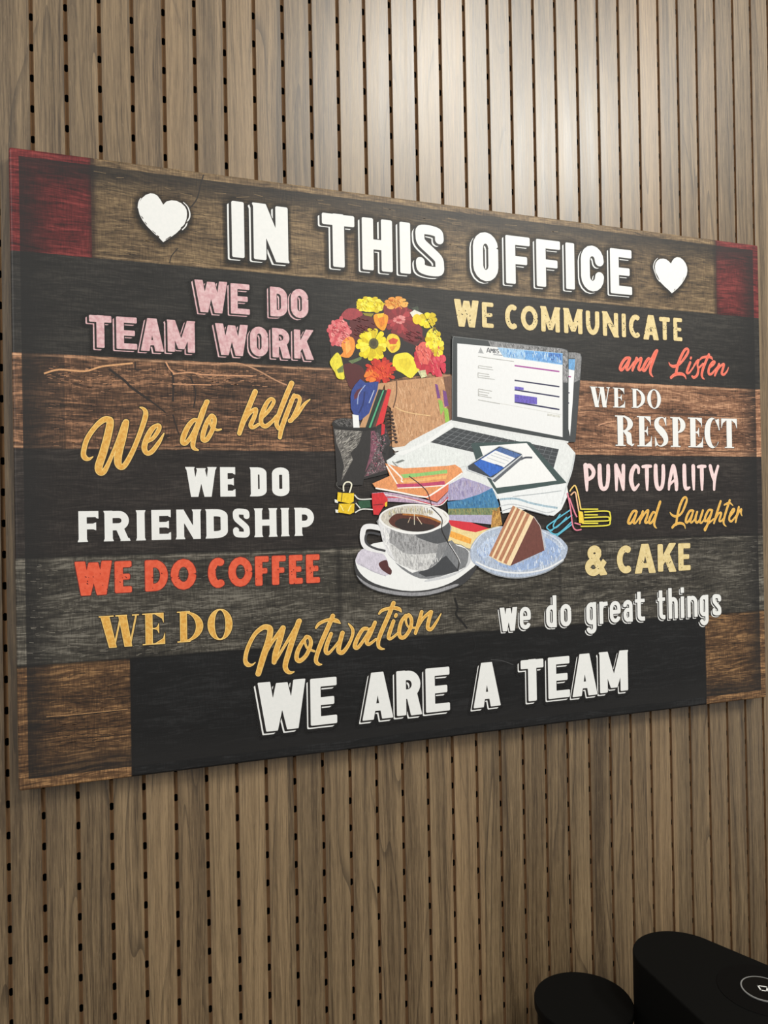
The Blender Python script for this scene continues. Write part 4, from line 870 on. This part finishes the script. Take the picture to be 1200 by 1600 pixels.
scr = [(WB, [(118, 135), (940, 212), (940, 866), (118, 706)], (234, 235, 236), .04), (WB, [(430, 166), (940, 212), (940, 304), (640, 262), (480, 242)], (160, 196, 228), .5), (WB, [(640, 190), (940, 214), (940, 300), (840, 285), (640, 255)], (112, 166, 222), .6), (WB, [(830, 208), (930, 218), (930, 270), (840, 265)], (74, 120, 190), .9),
       (WB, [(280, 210), (300, 165), (325, 215)], (168, 170, 172), .3), (WB, [(348, 206), (360, 170), (372, 208)], (70, 72, 80), 0, 6), (WB, [(353, 195), (368, 197)], (70, 72, 80), 0, 5),
       (WB, [(378, 208), (380, 174)], (70, 72, 80), 0, 6), (WB, [(380, 174), (388, 194)], (70, 72, 80), 0, 6), (WB, [(388, 194), (398, 176)], (70, 72, 80), 0, 6), (WB, [(398, 176), (398, 210)], (70, 72, 80), 0, 6),
       (WB, [(406, 177), (406, 211)], (70, 72, 80), 0, 6), (WB, [(406, 178), (418, 184), (408, 193), (420, 203), (406, 211)], (70, 72, 80), 0, 5), (WB, [(440, 183), (428, 181), (427, 193), (440, 198), (438, 210), (425, 210)], (70, 72, 80), 0, 6), (WB, [(400, 222), (470, 228)], (120, 124, 132), .2, 6),
       (WB, [(565, 308), (915, 355)], (164, 74, 154), .1, 11), (WB, [(565, 423), (915, 473)], (46, 46, 80), .1, 11), (WB, [(565, 497), (915, 552)], (46, 46, 84), .1, 11), (WB, [(565, 592), (915, 651)], (46, 46, 84), .1, 12),
       (WB, [(565, 470), (636, 480), (636, 500), (565, 494)], (112, 100, 192), .5), (WB, [(565, 532), (740, 556), (740, 612), (565, 590)], (106, 92, 186), .5), (WB, [(430, 600), (700, 648), (930, 692)], (206, 206, 200), .1, 3), (WB, [(820, 690), (920, 706)], (214, 214, 208), .5, 16)]
scr += scrib(WB, [(440, 170), (940, 215), (940, 300), (640, 258), (480, 240)], 80, 40, 86, [(190, 214, 236), (130, 178, 226), (100, 150, 210)], 7)
for a, b in (((280, 235), (340, 246)), ((340, 246), (560, 276)), ((284, 308), (390, 323)), ((284, 325), (398, 342)), ((280, 365), (366, 378)), ((290, 385), (370, 396)), ((280, 400), (410, 416)), ((284, 490), (388, 508)), ((286, 510), (366, 523)), ((286, 530), (356, 541)), ((280, 542), (386, 560)), ((280, 575), (450, 606)), ((282, 310), (282, 330)), ((280, 362), (280, 402)), ((282, 490), (282, 545))):
    scr.append((WB, [a, b], (176, 176, 172), .3, 5))
paint('screen', scr, 'white laptop screen with lines of small text and a blue banner', laptop)
kb = [(PX, [(672, 691), (708, 668), (745, 676), (800, 688), (872, 702), (864, 731), (835, 725), (800, 716), (745, 708)], (64, 68, 72), .3)]
for k in range(1, 5):
    t = k / 5; kb.append((PX, [(672 + 36 * t, 691 - 23 * t), (745 + 4 * t, 708 - 30 * t), (800 + 2 * t, 717 - 29 * t), (864 + 8 * t, 731 - 29 * t)], (104, 108, 112), .5, .9))
for k in range(1, 17):
    t = k / 17; kb.append((PX, [(672 + 192 * t, 691 + 40 * t), (708 + 164 * t, 668 + 34 * t)], (112, 116, 120), .5, .9))
paint('keyboard', kb, None, laptop)

papers = [(WC, [(585, 690), (700, 640), (870, 562), (1090, 640), (1150, 740), (1000, 770), (800, 805), (630, 832), (520, 705)], (228, 232, 231), .2), (WC, [(575, 715), (640, 690), (660, 700), (600, 722)], (120, 124, 122), .5), (WC, [(560, 705), (650, 800)], (150, 154, 152), .4, 10),
          (WD, [(340, 520), (920, 480), (935, 560), (880, 680), (820, 730), (760, 722), (600, 680), (420, 712), (395, 600)], (236, 239, 241), .1), (WD, [(400, 602), (520, 596), (640, 630), (760, 655), (850, 668)], (166, 190, 204), .5, 16), (WD, [(400, 655), (500, 640), (640, 670), (760, 705), (830, 690)], (200, 204, 208), .3, 9), (WD, [(500, 580), (720, 556), (880, 534)], (178, 184, 188), .3, 7), (WD, [(400, 700), (520, 664), (640, 690), (780, 728)], (150, 154, 160), .3, 6),
          (WD, [(985, 250), (960, 380), (920, 500), (880, 640)], (206, 210, 212), .3, 10)]
paint('printed_papers', papers, 'white papers under the tablet in the desk picture')
tab = paint('printed_tablet', [(WD, [(176, 172), (190, 160), (610, 150), (640, 158), (920, 472), (380, 560), (330, 480), (215, 300)], (64, 82, 82), .15)], 'dark framed tablet lying on the pictured laptop')
paint('screen', [(WD, [(242, 188), (608, 162), (842, 455), (372, 512), (340, 460)], (241, 242, 242), .05), (WD, [(560, 292), (600, 276), (652, 276)], (84, 88, 98), .3, 15)], 'blank white tablet screen', tab)
ph = paint('printed_phone', [(WD, [(140, 350), (165, 325), (385, 188), (410, 184), (565, 240), (580, 262), (570, 290), (370, 460), (345, 465), (330, 440), (170, 385), (145, 375)], (206, 210, 214), .15), (WD, [(150, 342), (395, 188), (575, 250), (345, 430), (325, 432), (155, 368)], (62, 68, 76), .15), (WD, [(572, 262), (580, 280), (360, 470), (340, 455)], (96, 100, 108), .3)], 'smartphone with a blue and white screen on the pictured tablet')
paint('screen', [(WD, [(196, 322), (362, 216), (522, 280), (380, 395), (325, 425)], (54, 106, 198), .4), (WD, [(252, 290), (365, 220), (520, 280), (432, 352)], (240, 241, 242), .05), (WD, [(365, 218), (402, 194), (566, 254), (522, 281)], (78, 108, 162), .5), (WD, [(300, 275), (440, 325)], (190, 196, 204), .3, 5), (WD, [(330, 255), (470, 305)], (190, 196, 204), .3, 5), (WD, [(355, 240), (490, 288)], (196, 200, 208), .3, 5), (WD, [(365, 330), (420, 350)], (40, 78, 150), .3, 10)], None, ph)

st = [(WE, [(945, 190), (1060, 130), (1200, 175), (1290, 215), (1270, 262), (1050, 305), (945, 312)], (172, 164, 198), .4), (WE, [(940, 322), (1050, 306), (1190, 262), (1290, 212), (1340, 330), (1345, 378), (945, 378)], (66, 126, 172), .35), (WE, [(945, 374), (1342, 366), (1330, 420), (1200, 430), (945, 424)], (122, 136, 98), .6), (WE, [(945, 422), (1300, 424), (1290, 498), (1120, 480), (950, 464)], (178, 172, 200), .35),
      (WE, [(950, 462), (1120, 480), (1270, 530), (1235, 548), (1150, 560), (1060, 540), (950, 500)], (214, 50, 62), .15), (WE, [(1290, 400), (1345, 360), (1368, 500), (1280, 520)], (190, 142, 76), .6), (WE, [(950, 500), (1060, 540), (1160, 558), (1330, 510), (1365, 510), (1240, 590), (1130, 690), (945, 640)], (238, 216, 156), .2), (WE, [(960, 545), (1060, 580), (1130, 610), (1120, 650), (1000, 610), (955, 590)], (242, 172, 74), .35),
      (WE, [(950, 640), (1120, 690), (1080, 850), (1020, 860)], (150, 151, 154), .3), (WE, [(1110, 690), (1120, 800), (1090, 860), (1070, 840)], (220, 212, 180), .2),
      (WE, [(352, 252), (450, 244), (560, 258), (720, 290), (860, 328), (948, 240), (946, 300), (870, 352), (700, 330), (450, 318)], (186, 160, 184), .6), (WE, [(440, 285), (600, 290), (780, 330), (870, 350), (946, 285)], (200, 74, 88), .3, 10), (WE, [(450, 262), (640, 300), (860, 352), (940, 300)], (240, 232, 230), .1, 7),
      (WE, [(355, 178), (420, 150), (490, 118), (455, 20), (600, 60), (940, 40), (1000, 30), (1045, 60), (1060, 92), (950, 180), (860, 250), (800, 270), (740, 275), (560, 240), (380, 212)], (230, 154, 100), .35), (WE, [(740, 275), (830, 250), (950, 165), (948, 235), (860, 322), (800, 305)], (226, 124, 92), .3),
      (WE, [(465, 40), (530, 150), (560, 200)], (250, 240, 228), .1, 10), (WE, [(480, 30), (580, 130), (610, 165), (930, 132)], (250, 244, 236), .1, 11), (WE, [(575, 108), (760, 92), (938, 70), (940, 98), (600, 136)], (146, 200, 118), .25), (WE, [(585, 150), (760, 135), (935, 112), (935, 140), (600, 172)], (240, 182, 112), .3), (WE, [(540, 182), (740, 176), (918, 158), (922, 186), (740, 200), (552, 210)], (190, 70, 108), .3), (WE, [(550, 214), (740, 206), (920, 192)], (250, 244, 240), .1, 7), (WE, [(380, 214), (560, 246), (740, 280), (820, 262), (1056, 96)], (252, 246, 240), .1, 12),
      (WE, [(640, 120), (720, 180), (780, 240), (805, 310), (820, 360)], (70, 46, 46), .1, 8)]
st += scrib(WE, [(945, 195), (1060, 135), (1200, 180), (1280, 220), (1050, 300), (950, 308)], 70, 46, 86, [(196, 190, 214), (146, 136, 176), (184, 170, 190)], 6) + scrib(WE, [(945, 325), (1050, 310), (1190, 265), (1290, 215), (1340, 370), (950, 374)], 90, 34, 84, [(90, 150, 190), (48, 104, 150), (80, 130, 160)], 7) + scrib(WE, [(946, 376), (1340, 366), (1325, 425), (950, 424)], 80, 26, 84, [(150, 156, 110), (96, 116, 84), (160, 150, 96)], 6) + scrib(WE, [(1290, 380), (1344, 366), (1366, 500), (1282, 518)], 40, 30, 80, [(216, 170, 90), (160, 116, 60)], 6)
paint('printed_sticky_notes', st, 'stacks of coloured paper notes in the desk picture')
cl = [(WE, [(80, 165), (75, 190), (100, 215), (130, 225)], (90, 88, 84), .1, 5), (WE, [(132, 240), (130, 195), (148, 170), (178, 168), (193, 190), (176, 250)], (238, 234, 212), .1, 11), (WE, [(60, 300), (90, 310), (85, 330), (62, 325)], (238, 238, 232), .1), (WE, [(66, 380), (95, 385), (90, 408), (68, 404)], (238, 238, 232), .1), (WE, [(85, 245), (125, 252), (212, 254), (208, 320), (180, 334), (80, 315)], (238, 202, 36), .25), (WE, [(120, 252), (112, 318)], (120, 96, 30), .2, 7), (WE, [(95, 335), (215, 335), (212, 402), (180, 418), (85, 402)], (232, 194, 34), .3), (WE, [(105, 345), (130, 392)], (250, 236, 150), .2, 7), (WE, [(190, 345), (165, 395)], (250, 236, 150), .2, 7)]
paint('printed_binder_clip', cl, 'yellow binder clip in the desk picture')
paint('printed_binder_clip', [(WE, [(215, 265), (255, 300), (350, 298)], (236, 236, 230), .2, 9), (WE, [(220, 405), (275, 378), (370, 382)], (236, 236, 230), .2, 9), (WE, [(240, 315), (335, 308), (346, 364), (258, 374)], (40, 84, 58), .3), (WE, [(225, 330), (260, 372)], (230, 230, 224), .2, 8)], 'green binder clip in the desk picture')
paint('printed_binder_clip', [(WE, [(350, 255), (440, 248), (475, 300), (470, 340), (440, 360), (402, 424), (364, 420), (355, 350)], (208, 46, 52), .3), (WE, [(360, 346), (440, 340)], (130, 28, 36), .2, 7), (WE, [(452, 330), (470, 318), (470, 355), (455, 360)], (240, 200, 50), .2)], 'red binder clip in the desk picture')

pl = paint('printed_saucer', [(WF, [(68, 480), (95, 430), (130, 385), (300, 330), (820, 340), (960, 400), (1020, 488), (1005, 560), (940, 640), (850, 692), (650, 750), (450, 758), (250, 722), (130, 662), (75, 580)], (58, 58, 60), .3), (WF, [(80, 590), (140, 640), (250, 690), (450, 725), (650, 718), (850, 662), (860, 680), (650, 745), (450, 752), (250, 716), (132, 655)], (150, 150, 154), .4),
      (WF, [(72, 480), (100, 425), (135, 388), (300, 330), (820, 345), (955, 400), (1018, 488), (965, 550), (820, 650), (640, 706), (440, 712), (220, 656), (110, 575)], (240, 241, 241), .06), (WF, [(75, 490), (120, 392), (250, 400), (320, 470), (330, 590), (250, 580), (160, 540)], (208, 202, 216), .3), (WF, [(100, 500), (200, 560), (310, 600)], (180, 178, 188), .2, 5),
      (WF, [(380, 490), (460, 540), (560, 562), (790, 330), (860, 360), (952, 405), (930, 530), (640, 622), (480, 575)], (124, 126, 130), .35), (WF, [(560, 575), (780, 440), (880, 560), (760, 590), (620, 605)], (64, 66, 70), .2), (WF, [(640, 622), (780, 595), (930, 530), (960, 400), (975, 470), (930, 540), (800, 610), (620, 645)], (206, 208, 212), .2),
      (WF, [(255, 498), (315, 474), (330, 520), (356, 556), (345, 590), (300, 566), (270, 540)], (84, 44, 45), .2)], 'white saucer under the pictured coffee cup')
cupitems = [(WF, [(275, 228), (190, 212), (140, 228), (128, 300), (150, 366), (220, 392), (305, 408)], (234, 234, 236), .1, 42), (WF, [(268, 276), (180, 262), (152, 292), (160, 345), (220, 382), (308, 404)], (66, 66, 70), .2, 18),
      (WF, [(255, 150), (265, 230), (278, 290), (310, 400), (375, 478), (470, 530), (545, 556), (630, 550), (720, 490), (770, 400), (795, 320), (804, 180), (530, 120)], (158, 158, 160), .55), (WF, [(255, 150), (345, 225), (330, 300), (370, 420), (400, 490), (340, 440), (305, 390), (272, 270)], (226, 226, 229), .2),
      (WF, [(340, 340), (450, 420), (560, 430), (700, 420), (750, 430), (720, 490), (630, 550), (545, 556), (470, 530), (385, 482)], (204, 204, 204), .45), (WF, [(545, 275), (660, 250), (804, 182), (796, 320), (770, 345), (690, 345), (560, 300)], (82, 84, 88), .25), (WF, [(720, 345), (790, 330), (770, 400), (720, 490), (640, 548), (700, 440)], (134, 135, 138), .4),
      (WF, ell(530, 150, 275, 113), (238, 238, 236), .08), (WF, ell(528, 148, 258, 98), (204, 198, 186), .45), (WF, [(600, 55), (740, 85), (790, 150), (760, 190), (720, 160), (640, 130)], (236, 236, 234), .1), (WF, [(335, 160), (380, 118), (450, 112), (560, 128), (650, 136), (738, 180), (700, 220), (620, 248), (520, 250), (400, 225), (345, 195)], (90, 47, 36), .3), (WF, [(378, 195), (420, 152), (520, 158), (610, 190), (690, 205), (660, 238), (560, 254), (440, 240)], (48, 38, 36), .2),
      (WF, [(440, 118), (560, 126), (650, 145), (738, 180)], (176, 112, 50), .5, 14), (WF, [(258, 150), (305, 204), (420, 252), (540, 268), (660, 248), (745, 205)], (242, 242, 242), .05, 15), (WF, [(530, 40), (532, 200)], (226, 218, 196), .3, 5), (WF, [(552, 138), (590, 195)], (222, 200, 170), .2, 6), (WF, [(500, 140), (482, 185)], (200, 176, 150), .2, 5),
      (WF, [(660, 60), (745, 150), (745, 235), (790, 330), (860, 440), (880, 490), (870, 550)], (40, 38, 38), .1, 8), (WF, [(800, 340), (870, 450), (890, 500)], (220, 220, 222), .1, 5)]
body = [(265, 190), (330, 235), (545, 278), (700, 255), (800, 205), (790, 320), (765, 400), (715, 485), (630, 542), (545, 548), (470, 525), (380, 475), (315, 395), (285, 290)]
cupitems[7:7] = scrib(WF, [(345, 245), (545, 280), (690, 345), (560, 420), (450, 420), (345, 330)], 150, 46, 82, [(140, 140, 142), (166, 166, 168), (126, 126, 128), (176, 176, 178)], 7) + scrib(WF, [(340, 340), (450, 420), (700, 420), (720, 490), (630, 545), (545, 548), (470, 525), (385, 475)], 150, 40, 80, [(214, 214, 214), (190, 190, 190), (224, 224, 224), (170, 170, 172)], 7) + scrib(WF, [(265, 190), (340, 235), (340, 420), (300, 370)], 50, 50, 75, [(240, 240, 240), (206, 206, 210)], 7)
cupitems[-9:-9] = scrib(WF, [(275, 120), (400, 60), (620, 60), (760, 130), (640, 126), (450, 108), (340, 150)], 70, 40, 88, [(222, 216, 204), (170, 160, 146), (206, 196, 150), (150, 146, 140)], 7)
paint('printed_coffee_cup', cupitems, 'white cup of black coffee in the desk picture')
PLATE = paint('printed_cake_plate', [(WG, [(18, 600), (40, 540), (110, 465), (250, 412), (560, 430), (700, 490), (760, 545), (777, 590), (740, 680), (600, 770), (400, 818), (210, 792), (90, 730), (30, 680)], (178, 190, 210), .45), (WG, [(60, 600), (140, 520), (250, 470), (300, 500), (200, 640), (120, 660)], (190, 206, 232), .35), (WG, [(200, 660), (330, 722), (590, 602), (600, 500), (700, 560), (720, 620), (640, 700), (420, 755), (260, 725)], (156, 178, 216), .45),
      (WG, [(60, 688), (200, 748), (400, 776), (600, 745), (745, 670)], (234, 236, 240), .1, 13), (WG, [(85, 728), (220, 792), (400, 814), (600, 772), (745, 680)], (150, 154, 160), .3, 9), (WG, [(580, 450), (700, 520), (755, 590)], (214, 222, 236), .3, 9), (WG, [(22, 590), (110, 470), (250, 416)], (220, 226, 236), .2, 8)], 'pale blue plate under the pictured cake')
paint('plate_shading', scrib(WG, [(60, 600), (140, 500), (250, 440), (560, 440), (690, 500), (765, 590), (730, 670), (600, 750), (400, 770), (200, 745), (90, 690)], 260, 40, 84, [(208, 220, 240), (150, 172, 214), (222, 230, 242), (170, 180, 200)], 7), None, PLATE)
ck = [(WG, [(350, 250), (430, 290), (512, 336), (330, 720), (240, 690), (163, 640)], (244, 220, 178), .15)]
for a, b in ((0, .12), (.20, .34), (.43, .58), (.67, .82)):
    L = lambda p, q, t: (p[0] + (q[0] - p[0]) * t, p[1] + (q[1] - p[1]) * t)
    A0, A1, B0, B1 = (350, 250), (512, 336), (163, 640), (330, 720); ck.append((WG, [L(A0, A1, a), L(A0, A1, b), L(B0, B1, b), L(B0, B1, a)], (184, 128, 96), .35))
ck += [(WG, [(512, 336), (545, 385), (565, 430), (595, 600), (330, 720)], (112, 66, 58), .25), (WG, [(512, 336), (545, 385), (568, 430), (597, 598)], (196, 186, 184), .2, 6)]
paint('printed_cake_slice', ck, 'layered slice of chocolate cake in the desk picture')
BL, PKc, YC = (96, 186, 212), (228, 132, 152), (234, 222, 74)
paint('printed_paper_clip', [(WG, p, BL, .1, 10) for p in ([(800, 282), (700, 350), (620, 408), (622, 432), (650, 440), (730, 385), (812, 322)], [(720, 315), (665, 400), (690, 420), (770, 340)], [(660, 440), (640, 455), (700, 470), (812, 372)], [(690, 488), (815, 392)])], 'pale blue paper clips in the desk picture')
paint('printed_paper_clip', [(WG, p, c, .1, 10) for p, c in (([(775, 150), (800, 280), (815, 400), (840, 440), (885, 436)], PKc), ([(792, 140), (812, 110), (835, 95), (855, 150), (880, 280)], (242, 206, 120)), ([(800, 170), (835, 145), (850, 220), (870, 330)], (240, 190, 150)), ([(790, 190), (830, 300), (850, 340)], PKc), ([(830, 385), (880, 400)], PKc))], 'pink and gold paper clip in the desk picture')
paint('printed_paper_clip', [(WG, p, YC, .1, 10) for p in ([(878, 278), (1015, 278)], [(905, 300), (1080, 293), (1108, 320), (1108, 375), (1080, 405), (878, 412)], [(908, 322), (1012, 322)], [(905, 345), (1080, 338), (1100, 352), (1085, 368), (905, 372)], [(890, 388), (1015, 388)])] + [(WG, [(860, 290), (895, 300), (905, 390), (865, 385)], (240, 206, 70), .3)], 'yellow paper clips in the desk picture')

# ------------------------------------------------------------------ the black coffee machine and its worktop
def glossy(name, c, r): return Mat(name).out(c, r, 0.12).m
MB = glossy('matte_black_plastic', (6, 6, 5), 0.75); MB2 = glossy('black_plastic_side', (3, 3, 3), 0.65); MRING = glossy('grey_ring', (132, 132, 130), 0.35); MICON = glossy('white_icon', (236, 236, 232), 0.5); MBTN = glossy('black_button', (10, 10, 10), 0.35)
ZC = Z0 - 0.85; HZ = Z0 - 0.53 - ZC; LZ = Z0 - 0.58 - ZC
MX, MY = 0.215, -0.19
def hull(c1, r1, c2, r2, n=72):
    P = [(c[0] + r * math.cos(a), c[1] + r * math.sin(a)) for c, r in ((c1, r1), (c2, r2)) for a in np.linspace(0, 2 * math.pi, n, endpoint=False)]
    P = sorted(set((round(x, 6), round(y, 6)) for x, y in P))
    def half(Q):
        h = []
        for p in Q:
            while len(h) > 1 and (h[-1][0] - h[-2][0]) * (p[1] - h[-2][1]) - (h[-1][1] - h[-2][1]) * (p[0] - h[-2][0]) <= 0: h.pop()
            h.append(p)
        return h
    return half(P)[:-1] + half(P[::-1])[:-1]
def loft(name, rings, mat, parent, smooth=False):
    'rings: (outline, height) from the bottom up'
    V, Fc = [], []; n = len(rings[0][0])
    for o, z in rings: V += [(x, y, z) for x, y in o]
    for k in range(len(rings) - 1):
        for i in range(n):
            j = (i + 1) % n; Fc.append((k * n + i, k * n + j, (k + 1) * n + j, (k + 1) * n + i))
    Fc.append(tuple(range(n - 1, -1, -1))); Fc.append(tuple(range((len(rings) - 1) * n, len(rings) * n)))
    o = mesh_obj(name, V, Fc, mat, parent)
    return o
def inset(o, d):
    P = np.array(o); c = P.mean(0); out = []
    for i in range(len(P)):
        t = P[(i + 1) % len(P)] - P[i - 1]; t /= np.linalg.norm(t); out.append(tuple(P[i] + np.array((-t[1], t[0])) * d))
    return out
root = bpy.data.objects.new('coffee_machine', None); COL.objects.link(root); root.location = (MX, MY, ZC)
root['label'] = 'black coffee machine with rounded oblong top and ringed button, at lower right'; root['category'] = 'coffee machine'
off = lambda o: [(x - MX, y - MY) for x, y in o]
H0 = off(hull((0.207, -0.135), 0.0515, (0.222, -0.235), 0.073))
loft('head', [(H0, HZ - 0.125), (H0, HZ - 0.0015), (inset(H0, 0.0006), HZ - 0.0004), (inset(H0, 0.0015), HZ)], [MB], root)
B0 = off(hull((0.207, -0.135), 0.049, (0.210, -0.165), 0.050))
loft('body', [(B0, 0.0), (B0, HZ - 0.125)], MB2, root)
D0 = [(x - MX, y - MY) for x, y in ell(0.222, -0.225, 0.075, 0.095, 48)]
loft('drip_tray', [(D0, 0.0), (D0, 0.045)], MB2, root)
bc = (0.2405 - MX, -0.2105 - MY)
circ = lambda r, n=56: [(bc[0] + r * math.cos(a), bc[1] + r * math.sin(a)) for a in np.linspace(0, 2 * math.pi, n, endpoint=False)]
dish = loft('button_dish', [(circ(0.043), HZ - 0.002), (circ(0.043), HZ + 0.0004)], MB2, root)
def annulus(name, r0, r1, z0, z1, mat, parent):
    a, b = circ(r0), circ(r1); n = len(a); V = [(x, y, z1) for x, y in a] + [(x, y, z1) for x, y in b] + [(x, y, z0) for x, y in b]; Fc = []
    for i in range(n):
        j = (i + 1) % n; Fc += [(i, n + i, n + j, j), (n + i, 2 * n + i, 2 * n + j, n + j)]
    return mesh_obj(name, V, Fc, mat, parent)
btn = loft('button', [(circ(0.0195), HZ), (circ(0.0195), HZ + 0.0012)], MBTN, root)
rg = annulus('light_ring', 0.0195, 0.0208, HZ, HZ + 0.0013, MRING, btn); rg['label'] = 'thin grey ring round the button'
ic = []
u_, v_ = np.array((.79, -.61)), np.array((.61, .79))
IC0 = np.array((0.2405 - MX, -0.2105 - MY))
def icon_line(a, b, wd=0.0007):
    a, b = np.array(a) * 1.35, np.array(b) * 1.35; A, B = IC0 + u_ * a[0] + v_ * a[1], IC0 + u_ * b[0] + v_ * b[1]; d = (B - A) / np.linalg.norm(B - A); n = np.array((-d[1], d[0])) * wd; A = A - d * wd; B = B + d * wd
    return [tuple(A + n), tuple(A - n), tuple(B - n), tuple(B + n)]
V, Fc = [], []
for a, b in (((-.0032, .0026), (.0032, .0026)), ((-.0032, .0026), (-.0020, -.0028)), ((.0032, .0026), (.0020, -.0028)), ((-.0020, -.0028), (.0020, -.0028)), ((.0030, .0014), (.0040, .0006))):
    q = icon_line(a, b); i = len(V); V += [(x, y, HZ + 0.0014) for x, y in q]; Fc.append((i, i + 1, i + 2, i + 3))
icn = mesh_obj('cup_symbol', V, Fc, MICON, btn); icn['label'] = 'white cup outline on the button'
tc = (0.1095 - MX, -0.0925 - MY)
tcirc = lambda r, n=64: [(tc[0] + r * math.cos(a), tc[1] + r * math.sin(a)) for a in np.linspace(0, 2 * math.pi, n, endpoint=False)]
tank = loft('water_tank', [(tcirc(0.047), 0.012), (tcirc(0.0495), LZ - 0.012)], MB2, root)
loft('tank_lid', [(tcirc(0.0520), LZ - 0.009), (tcirc(0.0527), LZ - 0.0075), (tcirc(0.0527), LZ - 0.001), (tcirc(0.0520), LZ)], MB, tank)
loft('tank_base', [(tcirc(0.050), 0.0), (tcirc(0.050), 0.012)], MB2, root)
bm = bmesh.new(); bmesh.ops.create_cube(bm, size=1.0); bmesh.ops.scale(bm, vec=(2.2, 0.60, 0.04), verts=bm.verts[:]); bmesh.ops.bevel(bm, geom=bm.edges[:], offset=0.003, segments=2, affect='EDGES')
wt = bm_obj('worktop', bm, glossy('dark_laminate', (60, 54, 48), 0.4)); wt.location = (0.35, -0.302, ZC - 0.0205); wt['kind'] = 'structure'
bm = bmesh.new(); bmesh.ops.create_cube(bm, size=1.0); bmesh.ops.scale(bm, vec=(2.16, 0.56, ZC - 0.041), verts=bm.verts[:])
bs = bm_obj('counter_base', bm, glossy('counter_front', (120, 108, 94), 0.5)); bs.location = (0.35, -0.283, (ZC - 0.041) / 2); bs['kind'] = 'structure'  # unseen counter front that carries the worktop
bm = bmesh.new(); bmesh.ops.create_grid(bm, x_segments=1, y_segments=1, size=2.5)
fl = bm_obj('floor', bm, glossy('grey_floor', (112, 106, 98), 0.6)); fl.location = (0.3, -2.48, 0); fl['kind'] = 'structure'
